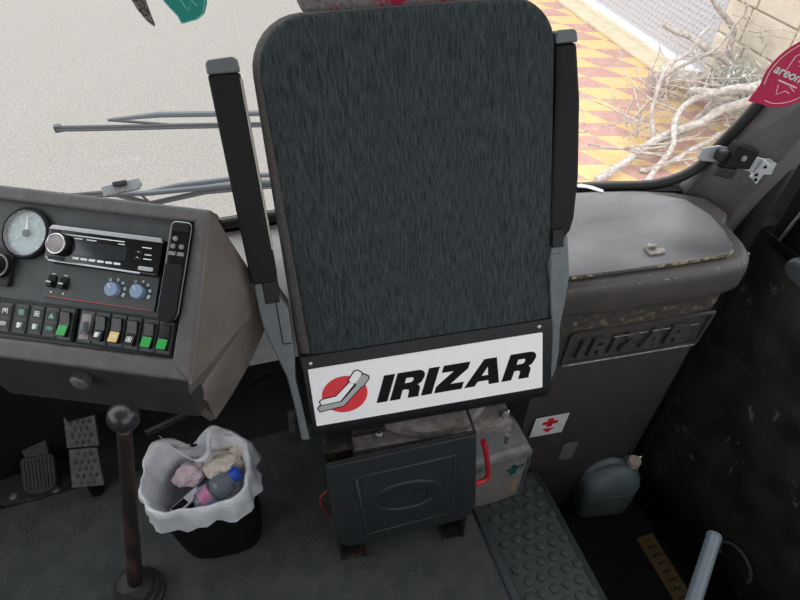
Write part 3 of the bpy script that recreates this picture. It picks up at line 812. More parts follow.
# heater / lamp dimmer panel
HF = DF @ T((.005,-.0685,-.004))
bm = B(); prism(bm, rrect(.196,.056,.003,2), 0, .006)
hp = build('control_plate', bm, M['dashpanel'], dash, HF, bevel=.001)
bm = B(); box(bm, -.094, .092, -.0262, -.0254, .0058, .0064)
build('red_line', bm, M['redplastic'], hp, HF)
for lx, ly in ((0.0281, -0.0684), (0.0709, -0.0661)):
    KF2 = HF @ T((lx-.002, ly+.0675, .006))
    bm = B(); lathe(bm, [(.0118,0),(.0118,.010),(.0105,.0125)], 28, I4); 
    kk = build('rotary_knob', bm, M['bluegrey'], hp, KF2, smooth='auto')
    bm = B(); box(bm, -.0006, .0006, .002, .0105, .0122, .0130, Matrix.Rotation(math.radians(35),4,'Z'))
    build('pointer_mark', bm, M['whitemark'], kk, KF2)
    bm = B()
    for k in range(4):
        a = math.radians(80 - k*34); r0 = .0145
        s_ = .0012+.0007*k
        box(bm, r0, r0+.0045, -s_, s_, 0, .0005, Matrix.Rotation(a,4,'Z'))
    box(bm, -.0125, -.0085, .013, .0138, 0, .0005); box(bm, -.0125,-.0085,.0165,.0173,0,.0005); box(bm, -.0125,-.0117,.013,.0173,0,.0005); box(bm,-.0093,-.0085,.013,.0173,0,.0005)
    build('scale_marks', bm, M['whitemark'], kk, KF2)
for lx, ly in ((-0.0810, -0.0695), (-0.0595, -0.0700)):
    TF = HF @ T((lx-.002, ly+.0675, .006))
    bm = B(); prism(bm, rrect(.013,.020,.002,2), 0, .003)
    ts = build('toggle_switch', bm, M['matteblack'], hp, TF)
    bm = B(); box(bm, -.0045,.0045,-.008,.000,.003,.010); 
    build('rocker', bm, M['shell'], ts, TF, bevel=.001)
    bm = B(); box(bm, -.004,.004,-.0015,.0005,.0098,.0108); box(bm, -.003,.003,.0125,.0138,0,.0005); lathe(bm, [(.0016,0),(.0016,.0005)], 10, T((0,-.0165,0)))
    build('switch_mark', bm, M['whitemark'], ts, TF)

# round control at the far left
lc = (-0.1723, -0.0562)
LF = DF @ T((lc[0], lc[1], -.004))
bm = B(); prism(bm, rrect(.05,.062,.005,3,-.006,-.002), 0, .008)
jk = build('joystick_control', bm, M['shell'], dash, LF, bevel=.002)
bm = B(); lathe(bm, [(.020,.008),(.020,.014),(.013,.017),(.010,.026),(.011,.032),(.006,.036)], 24)
build('control_knob', bm, M['matteblack'], jk, LF, smooth='auto')
bm = B(); lathe(bm, [(.0175,.0150),(.019,.0165),(.0165,.017)], 24, cap0=False, cap1=False)
build('knob_collar', bm, M['steel'], jk, LF)

# rocker switches
def icon(kind):
    s = []
    if kind == 'lamp': s = [rrect(.010,.0075,.001,2), rrect(.0065,.0045,.001,2)], [[(-.003,-.002),(.003,-.002),(0,.002)]]
    return s
def glyph(bm, k, cx, cy, z):
    b = lambda x0,x1,y0,y1: box(bm, cx+x0, cx+x1, cy+y0, cy+y1, z, z+.0005)
    if k == 0:
        b(-.0045,.0045,.003,.0042); b(-.0045,-.0033,-.004,.003); b(.0033,.0045,-.004,.003); b(-.002,.002,-.001,.002)
    elif k == 1:
        b(-.0045,.0045,-.0042,-.003); b(-.0045,.0045,.003,.0042); b(-.0045,-.0035,-.004,.004); b(.0035,.0045,-.004,.004)
        lathe(bm, [(.0022,0),(.0022,.0005)], 12, T((cx,cy,z)))
    elif k == 2:
        b(-.004,.001,-.0042,.0042); b(.002,.0032,-.003,.004); b(.002,.0048,.003,.004)
    elif k == 3:
        prism(bm, [(cx-.0045,cy-.003),(cx+.0045,cy-.003),(cx,cy+.004)], z, z+.0005); b(-.0045,.0045,-.0045,-.0036)
    else:
        b(-.0048,-.0036,-.003,.003); b(-.0015,-.0003,-.003,.003); b(.0018,.003,-.003,.003); b(-.0048,.003,.0025,.0035); b(.0036,.0048,-.001,.003)
bank1 = [(-0.1526, -0.1367), (-0.1239, -0.1353), (-0.0963, -0.1340), (-0.0705, -0.1337), (-0.0439, -0.1334)]
bank2 = [(-0.0089, -0.1326), (0.0172, -0.1322), (0.0448, -0.1316), (0.0715, -0.1320), (0.0997, -0.1320), (0.1259, -0.1316)]
bank1 = [(p[0]+OX, p[1]+OY) for p in bank1]; bank2 = [(p[0]+OX, p[1]+OY) for p in bank2]
def bank(pts, name, x0):
    xs_ = [p[0] for p in pts]; ys_ = [p[1] for p in pts]
    lo = x0 if x0 is not None else xs_[0]-.0145
    bm = B()
    prism(bm, [(lo, ys_[0]-.029),(xs_[-1]+.0145, ys_[-1]-.028),(xs_[-1]+.0145, ys_[-1]+.028),(lo, ys_[0]+.028)], -.004, .004)
    o_ = build(name, bm, M['shell'], dash, DF, bevel=.002)
    return o_
bank(bank1, 'indicator_bank', XL_+.01); bank(bank2, 'switch_bank', None)
def indicator(p, cols, gl):
    F_ = DF @ T((p[0], p[1], .004))
    o_ = build('indicator_lamp', prism(B(), rrect(.0215,.046,.002,2), 0, .002), M['dashpanel'], dash, F_, bevel=.0006)
    for k, yy in enumerate((.0105, -.0105)):
        bm = B(); prism(bm, rrect(.0165,.0165,.001,2,0,yy), .002, .003)
        build('lens', bm, M['fascia'], o_, F_)
        bm = B(); glyph(bm, gl[k], 0, yy, .003)
        build('symbol', bm, M[cols[k]], o_, F_)
indicator(bank1[0], ('whitemark','whitemark'), (0,4))
indicator(bank1[1], ('greenmark','whitemark'), (1,2))
indicator(bank1[2], ('whitemark','whitemark'), (1,2))
indicator(bank1[3], ('greenmark','greenmark'), (3,4))
def rocker(p, style):
    F_ = DF @ T((p[0], p[1], .004))
    o_ = build('rocker_switch', prism(B(), rrect(.0235,.050,.002,2), 0, .0025), M['dashpanel'], dash, F_, bevel=.0006)
    if style == 'toggle':
        bm = B(); box(bm, -.008,.008,-.020,.020,.0025,.004); build('switch_well', bm, M['steel'], o_, F_)
        bm = B(); box(bm, -.004,.004,-.008,.008,.004,.013); box(bm, -.007,.007,-.012,-.006,.004,.010)
        build('toggle', bm, M['bracket'], o_, F_, bevel=.002)
        return
    bm = B()
    prism(bm, [(.020,.0025),(.020,.0105),(.0,.0060),(-.020,.0125),(-.020,.0025)], -.0085, .0085, frame((0,0,0),(0,1,0),(0,0,1),(1,0,0)))
    build('rocker', bm, M['glossblack'], o_, F_, bevel=.001)
    m_, g_ = {'green':(M['greenlens'],None),'amber':(M['amber'],4),'lamp':(M['shell'],2),'fan':(M['shell'],1)}[style]
    LFm = F_ @ frame((0,-.010,.0094), (1,0,0), Vector((0,.951,-.309)).normalized(), Vector((0,.309,.951)).normalized())
    l_ = build('lens', prism(B(), rrect(.0155,.0165,.0015,2), -.001, .0010), m_, o_, LFm, bevel=.0005)
    if g_ is not None:
        bm = B(); glyph(bm, g_, 0, 0, .001)
        build('symbol', bm, M['whitemark'], o_, LFm)
rocker(bank1[4], 'green')
for p, s_ in zip(bank2, ('toggle','lamp','amber','fan','green','green')): rocker(p, s_)

# handset in its holder on the right of the panel
ha = (0.1291, 0.0302); hb = (0.1316, -0.0822)
cxh, cyh = .1335, -.0295
HA = DF @ T((cxh, cyh, -.004)) @ Matrix.Rotation(math.radians(0.3), 4, 'Z')
hs = thing('handset', 'slim black push-button handset clipped upright at the right end of the dashboard panel', 'handset', DF @ Vector((cxh, cyh, 0)))
bm = B(); pillow(bm, rrect(.034,.160,[.008,.008,.015,.015],5), 0, .022, .003)
hbdy = build('body', bm, M['glossblack'], hs, HA, smooth='auto', angle=40)
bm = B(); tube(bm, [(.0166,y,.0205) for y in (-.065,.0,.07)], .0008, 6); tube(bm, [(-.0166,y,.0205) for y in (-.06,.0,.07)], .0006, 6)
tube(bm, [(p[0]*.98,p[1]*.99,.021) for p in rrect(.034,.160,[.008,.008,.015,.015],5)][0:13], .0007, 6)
build('edge_highlight', bm, M['silver'], hs, HA)  # silver threads stand in for the glints along the handset's edges
bm = B(); prism(bm, [(-.0155,-.0775+.012),(-.009,-.077),(.009,-.077),(.0155,-.0655),(.0155,.006),(.011,.012),(-.0155,.012)], .022, .0255)
build('speaker_grip', bm, M['matteblack'], hs, HA, bevel=.002)
bm = B(); prism(bm, rrect(.028,.012,.003,3,0,.070), .022, .0232); build('earpiece', bm, M['matteblack'], hs, HA)
for x, y, r in ((-.006,.052,.0042),(-.008,.040,.0042),(.006,.040,.0042)):
    bm = B(); lathe(bm, [(r,.022),(r*.9,.0245)], 16, T((x,y,0))); build('button', bm, M['label_grey'], hs, HA, smooth='auto')
for x in (-.0075,.0065):
    bm = B(); prism(bm, rrect(.011,.006,.001,2,x,.0285), .022, .0240); build('button', bm, M['label_grey'], hs, HA)

# ------------------------------------------------------------------ gear lever
gl_ = thing('gear_lever', 'tall rusty gear lever with a black ball knob standing on the floor at left', 'gear lever', (-.455,.70,0))
kn = Vector((-.246,.632,.796)); bs = Vector((-.452,.698,.05))
dv = (bs-kn).normalized()
bm = B(); bmesh.ops.create_uvsphere(bm, u_segments=32, v_segments=20, radius=.0248, matrix=T(kn))
build('ball_knob', bm, M['knob'], gl_, smooth=True)
bm = B(); tube(bm, [kn+dv*.018, kn+dv*.034, kn+dv*.036, kn+dv*.10, kn+dv*.4, bs], [.009,.009,.0118,.0122,.0150,.0180], 16)
build('shaft', bm, M['rust'], gl_, smooth='auto')
bm = B(); b0 = bs + Vector((-.004,.002,-.05))
lathe(bm, [(.062,0),(.062,.010),(.057,.014),(.054,.034),(.050,.038),(.046,.058),(.040,.064),(.030,.085),(.022,.09)], 28, T(b0))
build('rubber_boot', bm, M['boot'], gl_, smooth='auto', angle=30)

# ------------------------------------------------------------------ pedals
ac = thing('accelerator_pedal', 'worn accelerator pedal with diamond tread, right of the brake pedal', 'pedal', (-.56,1.0,0))
Bl, Br, Tr, Tl = Vector((-.602,1.010,.07)), Vector((-.522,.992,.07)), Vector((-.558,1.245,.290)), Vector((-.630,1.256,.290))
xd = (Br-Bl).normalized(); yd = ((Tl+Tr)/2-(Bl+Br)/2); hl = yd.length; yd.normalize(); yd = (yd - xd*yd.dot(xd)).normalized(); zd = xd.cross(yd)
AF = frame((Bl+Br)/2, xd, yd, zd)
for y0, y1, nm in ((0, hl*.31, 'heel_plate'), (hl*.325, hl*1.13, 'tread_plate')):
    sk = lambda y: -.000 - y*.06
    bm = B(); prism(bm, [(-.042+sk(y0),y0),(.042+sk(y0),y0),(.036+sk(y1),y1),(-.038+sk(y1),y1)], -.012, 0)
    n_ = int((y1-y0)/.019)
    for j in range(n_):
        for i in range(5):
            cx = -.031 + i*.0165 + (.008 if j % 2 else 0) + sk(y0+j*.019) - .002; cy = y0 + .012 + j*.019
            if abs(cx - sk(y0+j*.019)) > .029: continue
            vs = [bm.verts.new(Vector(p)) for p in ((cx-.0072,cy,0),(cx,cy-.0095,0),(cx+.0072,cy,0),(cx,cy+.0095,0),(cx,cy,.005))]
            for k in range(4): bm.faces.new((vs[k], vs[(k+1)%4], vs[4]))
    build(nm, bm, M['pedal'], ac, AF)
bm = B(); tube(bm, [(-.56,1.02,.0),(-.562,1.045,.085)], .018, 10); build('pedal_support', bm, M['matteblack'], ac)
bm = B(); tube(bm, [(-.59,1.19,.22),(-.59,1.22,.05)], .01, 8); build('pedal_rod', bm, M['matteblack'], ac)
br = thing('brake_pedal', 'black ribbed brake pedal on a bolted floor plate at far left', 'pedal', (-.74,1.1,0))
bm = B(); prism(bm, [(-.84,1.08),(-.80,1.055),(-.72,1.045),(-.66,1.055),(-.635,1.085),(-.64,1.20),(-.84,1.22)], .0, .012)
build('floor_plate', bm, M['pedalblack'], br, bevel=.003)
for p in ((-0.7788, 1.0709, 0.0120), (-0.6687, 1.0561, 0.0120)):
    bm = B(); lathe(bm, [(.011,.012),(.011,.018),(.006,.021)], 8, T((p[0],p[1],0))); build('bolt', bm, M['steel'], br)
BP = frame((-.700,1.055,.022), Vector((1,-.12,0)).normalized(), Vector((.09,.78,.62)).normalized(), Vector((1,-.12,0)).normalized().cross(Vector((.09,.78,.62)).normalized()))
bm = B(); pillow(bm, rrect(.088,.105,[.012,.012,.03,.03],5,0,.05), 0, .016, .004)
for k in range(8): box(bm, -.036+k*.0095, -.031+k*.0095, .012, .093, .016, .019)
build('pedal_pad', bm, M['pedalblack'], br, BP, smooth='auto', angle=30)
bm = B(); prism(bm, [(-.03,.095),(.032,.095),(.022,.25),(-.07,.30),(-.10,.28)], -.004, .012)
build('pedal_arm', bm, M['pedalblack'], br, BP, bevel=.004)

# ------------------------------------------------------------------ bin with bag and rubbish
bc = Vector((-.232,.800,0)); 
def bring(sx, sy, z, n=40, rot=-.12, nz=0, seed=0, cx=0, cy=0):
    out = []
    for i in range(n):
        a = 2*PI*i/n
        c, s = math.cos(a), math.sin(a)
        k = (abs(c)**3.2+abs(s)**3.2)**(-1/3.2)
        x, y = sx*k*c, sy*k*s
        if nz:
            v = noise.noise(Vector((c*1.6+seed, s*1.6, z*9))); x *= 1+nz*v; y *= 1+nz*v
            zz = z + nz*.16*noise.noise(Vector((c*2.2+seed*3, s*2.2, 7.3)))
        else: zz = z
        out.append((bc.x+cx + x*math.cos(rot)-y*math.sin(rot), bc.y+cy + x*math.sin(rot)+y*math.cos(rot), zz))
    return out
bn = thing('waste_bin', 'black plastic waste bin on the floor between gear lever and seat', 'bin', bc)
bm = B(); loft(bm, [bring(.098,.076,.0), bring(.104,.082,.05), bring(.117,.093,.290), bring(.113,.089,.290), bring(.096,.074,.02)], cap0=True, cap1=True)
build('bucket', bm, M['matteblack'], bn, smooth='auto', angle=40)
bm = B()
R_ = []
nn = 72
random.seed(5)
def bagring(sx, sy, z, nz, seed, fold):
    r = bring(sx, sy, z, nn, -.12, nz, seed)
    out = []
    for i, p in enumerate(r):
        a = 2*PI*i/nn
        f = fold*(.5*math.sin(a*9+seed)+.5*math.sin(a*17+seed*2.3))
        hump = .0
        if z > .24:  # rim rises at the back right corner and dips at the back middle
            hump = .022*math.exp(-((a-1.15)/.28)**2) + .02*math.exp(-((a-2.35)/.45)**2) - .035*math.exp(-((a-1.75)/.22)**2)
        q = Vector(p); d = (q-Vector((bc.x, bc.y, q.z))).normalized()
        q += d*f; q.z += hump + fold*.8*math.sin(a*7+seed*1.7)
        out.append(tuple(q))
    return out
prof_b = [(.075,.050,.12,.02,1,.003),(.086,.062,.19,.02,1.3,.003),(.099,.075,.26,.02,1.6,.003),(.110,.086,.305,.03,2.0,.003),(.117,.092,.322,.05,2.2,.003),(.123,.098,.320,.05,2.3,.004),(.129,.102,.296,.06,2.6,.007),(.128,.103,.270,.07,2.9,.008),(.131,.106,.246,.09,3.3,.009)]
rings = [bagring(*p) for p in prof_b]
loft(bm, rings, cap0=True, cap1=False)
bag = build('bin_bag', bm, M['bag'], smooth=True)
tag(bag, 'white plastic bag lining the black bin, its rim folded over the edge', 'bag')
bm = B()
rp_ = smooth_path([(-0.3070, 0.9198, 0.3220), (-0.2698, 0.8648, 0.3260), (-0.2342, 0.8263, 0.3240), (-0.2035, 0.8286, 0.3260), (-0.1955, 0.8620, 0.3360), (-0.1778, 0.8763, 0.3450), (-0.1377, 0.8632, 0.3400)], 6)
rg_ = []
for i, p in enumerate(rp_):
    wv = .006*noise.noise(p*30); hgt = .021 + .006*math.sin(i*.4)
    rg_.append([p+Vector((.003,-.004,wv)), p+Vector((-.003,.004,wv+.002)), p+Vector((-.003+wv,.010,-hgt)), p+Vector((.003+wv,.001,-hgt))])
loft(bm, rg_)
build('bag_handle', bm, M['bag'], bag, smooth='auto', angle=60)
def crumple(name, c, r, m, label, cat, sq=(1,1,.7), seed=0):
    bm = B(); bmesh.ops.create_icosphere(bm, subdivisions=4, radius=1)
    for v in bm.verts:
        n = v.co.copy()
        f = 1 + .35*noise.noise(n*1.7+Vector((seed,0,0))) + .30*abs(noise.noise(n*3.6+Vector((0,seed,0)))) + .12*abs(noise.noise(n*8))
        v.co = Vector((n.x*sq[0], n.y*sq[1], n.z*sq[2]))*r*f
    o_ = build(name, bm, m, None, T(c), smooth='auto', angle=22)
    return tag(o_, label, cat)
crumple('paper_wad', (-.178,.822,.272), .036, M['paper'], 'crumpled beige paper in the bin behind the blue-capped bottle', 'paper', (1.1,.8,.7), 2)
crumple('tissue_wad', (-.258,.830,.262), .030, M['pinkpaper'], 'crumpled pinkish tissue in the left middle of the bin', 'tissue', (1.1,.9,.7), 5)
crumple('tissue_wad', (-.140,.848,.268), .026, M['paper'], 'small crumpled off-white paper against the right rim of the bin', 'paper', (1,.8,.7), 9)
crumple('plastic_wad', (-.225,.845,.240), .030, M['label_grey'], 'dull grey crumpled wrapper at the back of the bin', 'wrapper', (1.2,.8,.6), 11)
ct = thing('printed_carton', 'flat white and dark printed carton sticking up at the front left in the bin', 'carton', (-.255,.765,.24))
CM = T((-.262,.768,.250)) @ Matrix.Rotation(math.radians(32),4,'Z') @ Matrix.Rotation(math.radians(-20),4,'X')
build('box', box(B(), -.05,.05,-.015,.015,-.012,.012, I4), M['carton'], ct, CM, bevel=.001)
bm = B(); box(bm, -.04,.0,-.0152,-.0148,-.008,.008); box(bm, -.045,-.01,-.012,.012,.0118,.0124)
build('print', bm, M['black_ink'], ct, CM)
bt = thing('plastic_bottle', 'clear plastic bottle with a bright blue cap lying on top in the bin', 'bottle', (-.18,.765,.27))
bA = Vector((-.232,.756,.252)); bB = Vector((-.142,.785,.290)); bd = (bB-bA).normalized(); bx_ = bd.cross(Vector((0,0,1))).normalized(); by_ = bd.cross(bx_)
BM = frame(bA, bx_, by_, bd)
bm = B(); lathe(bm, [(.020,-.02),(.028,-.012),(.030,0),(.030,.03),(.027,.035),(.030,.04),(.030,.052),(.025,.070),(.014,.082),(.012,.088)], 24, BM)
build('body', bm, M['pet'], bt, smooth='auto')
bm = B(); lathe(bm, [(.0306,.0),(.0308,.028)], 24, BM, cap0=False, cap1=False); build('wrap_label', bm, M['petlabel'], bt, smooth=True)
bm = B(); lathe(bm, [(.0155,.082),(.0155,.100),(.013,.103)], 20, BM)
for k in range(20): box(bm, .015,.0163,-.001,.001,.083,.099, BM @ Matrix.Rotation(2*PI*k/20,4,'Z'))
build('bottle_cap', bm, M['bluecap'], bt)

# ------------------------------------------------------------------ first aid box
fa = thing('first_aid_box', 'pale grey metal first aid box standing on the studded mat between seat and console', 'first aid box', (.49,.70,-.01))
bm = B(); box(bm, .405,.562,.637,.745,-.004,.215)
build('case', bm, M['fabox'], fa, bevel=.004)
bm = B()
for dx, z in ((0,.213),(.006,.215),(.006,.238),(0,.252),(-.012,.258)):
    pass
loft(bm, [[(.405-d,.637-d,z),(.562+d,.637-d,z),(.562+d,.745+d,z),(.405-d,.745+d,z)] for d, z in ((.003,.213),(.005,.217),(.005,.240),(.0,.252),(-.012,.258))])
build('box_lid', bm, M['fatop'], fa, bevel=.003)
FA = frame((.53,.6365,.16), (1,0,0), (0,0,1), (0,-1,0))
from_mesh('green_cross', curve_mesh([[(-.016,.030),(-.002,.032),(.004,.018),(.026,.020),(.024,.006),(.006,.006),(.002,-.020),(-.016,-.020),(-.010,.004),(-.024,.0),(-.024,.014),(-.010,.018)]], .0005), M['green_tape'], fa, FA)
bm = B(); box(bm, .000,.020,-.125,-.055,0,.0008); build('tan_label', bm, M['tape'], fa, FA)
bm = B(); tube(bm, [(.567,.640,.235),(.566,.634,.20),(.5635,.634,.0)], .0022, 6); build('corner_trim', bm, M['silver'], fa)
bm = B(); box(bm, .598,.612,.690,.697,.02,.05); lathe(bm, [(.004,0),(.004,.003)], 10, frame((.605,.690,.037),(1,0,0),(0,0,1),(0,-1,0)))
build('fixing_tab', bm, M['label_grey'], con, bevel=.001)

# ------------------------------------------------------------------ jerrycan on the lower step
jc = thing('jerrycan', 'grey-green plastic jerrycan with a pale pink cap standing on the lower entrance step', 'jerrycan', (.915,.645,-.3), rz=-.1)
JM = T((.905,.655,-.3)) @ Matrix.Rotation(math.radians(-12),4,'Z')
bm = B()
def jr(w_, d_, z, cx=0, r=.03): return [(p[0], p[1], z) for p in rrect(w_, d_, r, 5, cx, 0)]
loft(bm, [jr(.155,.105,0,0,.025), jr(.172,.122,.012), jr(.174,.124,.06), jr(.170,.120,.066), jr(.174,.124,.074), jr(.174,.124,.175), jr(.160,.114,.205,.002), jr(.115,.090,.232,.012), jr(.075,.06,.246,.022,.025)])
build('body', bm, M['can'], jc, JM, smooth='auto', angle=50)
bm = B(); lathe(bm, [(.020,.236),(.018,.250),(.016,.256)], 20, JM @ T((.052,-.012,0))); build('neck', bm, M['can'], jc, smooth='auto')
bm = B(); lathe(bm, [(.018,.252),(.018,.274),(.016,.277)], 24, JM @ T((.052,-.012,0)))
for k in range(24): box(bm, .0175,.019,-.0012,.0012,.254,.275, JM @ T((.052,-.012,0)) @ Matrix.Rotation(2*PI*k/24,4,'Z'))
build('screw_cap', bm, M['cancap'], jc)
bm = B(); tube(bm, smooth_path([(.03,0,.24),(.0,0,.262),(-.035,0,.258),(-.068,0,.225),(-.078,0,.17)],5), .0125, 12); build('carry_handle', bm, M['can'], jc, JM, smooth=True)
bm = B(); prism(bm, rrect(.10,.08,.02,4,0,.115), 0, .003); build('moulded_panel', bm, M['can'], jc, JM @ frame((0,-.062,0),(1,0,0),(0,0,1),(0,-1,0)), bevel=.002)

# ------------------------------------------------------------------ grab rail, ring
gr = thing('grab_rail', 'grey tubular grab rail with an open end over the entrance steps at lower right', 'rail', (.62,-.1,0))
e0 = Vector((0.6641, 0.2366, 0.5466)); e1 = Vector((0.5489, 0.1477, 0.5410))
dd = (e1-e0).normalized()
p2 = e1 + dd*.16
pts = smooth_path([e0, e0.lerp(e1,.5), e1, p2, p2+Vector((-.05,-.06,-.10)), Vector((p2.x-.07, p2.y-.09, -.30))], 6)
bm = B(); tube(bm, pts, .0128, 16); build('tube', bm, M['rail'], gr, smooth='auto')
bm = B(); zf = -dd; xf = zf.cross(Vector((0,0,1))).normalized(); yf = zf.cross(xf)
EM = frame(e0, xf, yf, zf)
lathe(bm, [(.0128,-.002),(.0136,.002),(.0115,.005),(.008,.004)], 20, EM); build('end_ring', bm, M['rail'], gr, smooth='auto')
bm = B(); lathe(bm, [(.007,.003),(.006,.006)], 14, EM); build('end_plug', bm, M['railplug'], gr)
bm = B(); fp = pts[-1]; lathe(bm, [(.035,0),(.035,.006),(.018,.010)], 20, T((fp.x, fp.y, -.3))); build('floor_flange', bm, M['rail'], gr, smooth='auto')
rg = [Vector((XD-.012, *(0.3639, -0.4258))) + Vector((0, .065*math.cos(math.radians(a)), .065*math.sin(math.radians(a)))) for a in range(-40, 200, 15)]
rg = [Vector((XD-.004, rg[0].y, rg[0].z))] + rg + [Vector((XD-.004, rg[-1].y, rg[-1].z))]
bm = B(); tube(bm, rg, .005, 10); tag(build('door_loop', bm, M['label_grey'], smooth='auto'), 'thin grey curved pull loop fixed low on the scuffed door', 'loop handle')

# ------------------------------------------------------------------ mounting bracket on the pillar
mb = thing('mounting_bracket', 'bent aluminium bracket with a black clamp screwed to the right windscreen pillar', 'bracket', (1.0453, 0.8000, 0.8956))
def q3(l, y): return l
BKM = frame((0.9933, 0.8000, 0.9134), Vector((.97,-.22,-.10)).normalized(), Vector((.12,.10,.99)).normalized(), Vector((.97,-.22,-.10)).normalized().cross(Vector((.12,.10,.99)).normalized())) @ Matrix.Scale(1.28, 4)
bm = B()
prism(bm, [(-.058,.013),(-.030,.018),(.0,.012),(.064,-.004),(.070,-.016),(.064,-.030),(.036,-.024),(.0,-.012),(-.050,-.009),(-.060,-.004)], -.004, -.001)
build('aluminium_plate', bm, M['alu'], mb, BKM, bevel=.001)
bm = B(); prism(bm, [(.054,-.002),(.070,-.010),(.062,-.047),(.046,-.034)], -.002, .004)
fl = build('screw_flange', bm, M['alu'], mb, BKM, bevel=.001)
for x, y in ((.053,-.028),(.056,-.037),(.062,-.014)):
    bm = B(); lathe(bm, [(.0032,.004),(.002,.006)], 10, T((x,y,0))); build('screw', bm, M['matteblack'], fl, BKM)
bm = B(); prism(bm, [(-.014,.030),(.026,.020),(.022,-.012),(-.024,-.010)], -.001, .022)
cl = build('clamp', bm, M['matteblack'], mb, BKM, bevel=.003)
bm = B(); prism(bm, [(-.034,.014),(-.018,.016),(-.020,-.006),(-.034,-.004)], -.003, .014); prism(bm, [(-.026,-.012),(.010,-.016),(.006,-.034),(-.028,-.028)], -.003, .014)
build('clamp_jaw', bm, M['rubber'], cl, BKM, bevel=.003)
bm = B(); lathe(bm, [(.005,.022),(.004,.0245)], 14, T((.002,.008,0))); build('clamp_screw', bm, M['steel'], cl, BKM)
bm = B(); box(bm, .050,.085,-.03,-.01,-.022,-.002); build('pillar_spacer', bm, M['alu'], mb, BKM)

# ------------------------------------------------------------------ hanging air fresheners
def hang(name, label, cat, org, outline, m, line_m, rz, lines, top_z=2.1):
    t_ = thing(name, label, cat, org)
    HM = T(org) @ Matrix.Rotation(rz,4,'Z') @ frame((0,0,0),(1,0,0),(0,0,1),(0,-1,0))
    c_ = build('card', prism(B(), outline, -.0012, .0012), m, t_, HM, bevel=.0005)
    if lines:
        bm = B()
        for l in lines: tube(bm, [(p[0],p[1],.0014) for p in l], .0007, 5)
        build('printed_lines', bm, line_m, c_, HM)
    top = max(outline, key=lambda p: p[1])
    bm = B(); tube(bm, [HM @ Vector((top[0]*.5, top[1]-.004, 0)), HM @ Vector((top[0]*.5, top[1]+.02, 0)), Vector((org[0], org[1], top_z))], .0008, 6)
    build('cord', bm, M['string'], t_)
    return t_, c_, HM
areon = [(1.16*a, 1.16*b) for a, b in [(.030,.070),(.012,.064),(-.012,.048),(-.028,.028),(-.036,.004),(-.036,-.018),(-.042,-.040),(-.040,-.044),(-.024,-.046),(-.008,-.050),(.012,-.046),(.030,-.034),(.040,-.016),(.046,.006),(.046,.036),(.040,.060)]]
areon = [(p.x, p.y) for p in smooth_path([(a, b, 0) for a, b in areon], 3)]
ins_ = [(p[0]*.88+.0005, p[1]*.88+.001) for p in areon]
t_, c_, HM = hang('air_freshener', 'crimson apple-like card air freshener with white lettering hanging by the right pillar', 'air freshener', (0.9411, 0.7200, 1.1313),
    areon, M['crimson'], M['pinkline'], math.radians(-30),
    [ins_[:16], ins_[24:44], [(-.012,.010),(-.008,.034),(.010,.046),(.024,.048)], [(.0,.034),(.012,.040),(.020,.030),(.010,.022),(.0,.026)], [(.004,.018),(.018,.020),(.024,.010)], [(-.014,-.016),(-.010,-.034),(.002,-.026),(.010,-.030)], [(.006,-.018),(.016,-.026)], [(.03,.03),(.032,.046)]])
me = text_mesh('areon', .0215, .0005, bold=.0003)
from_mesh('brand_lettering', me, M['whitemark'], c_, HM @ T((-.006,.004,.0020)) @ Matrix.Rotation(math.radians(-18),4,'Z'))
bm = B(); box(bm, -.018,.018,-.0012,.0012,0,.0005); build('small_print', bm, M['pinkline'], c_, HM @ T((.0,-.0135,.0014)) @ Matrix.Rotation(math.radians(-18),4,'Z'))
teal = [(.036,.06),(.037,.030),(.035,.012),(.028,-.002),(.016,-.010),(-.004,-.0145),(-.009,-.0145),(-.012,-.004),(-.024,.014),(-.034,.034),(-.036,.06)]
hang('air_freshener', 'teal green card air freshener hanging at the top edge of the windscreen', 'air freshener', (-0.0091, 0.9800, 1.2548), teal, M['teal'], M['tealedge'], math.radians(-12),
    [[(p[0]*.9,p[1]*.9) for p in teal[1:10]], [(-.006,.03),(.004,.006),(.012,.014),(.006,.004)], [(.012,.02),(.02,.010)]])
fe_ = [(-.016,.05),(-.014,.030),(-.008,.010),(.0,-.006),(.009,-.0155),(.011,-.013),(.009,.004),(.008,.022),(.009,.05)]
hang('feather_charm', 'dark grey feather charm hanging left of the teal air freshener', 'charm', (-0.0655, 0.9800, 1.2572), fe_, M['feather'], M['feather'], math.radians(-12), [[(-.003,.05),(.009,-.012)]])

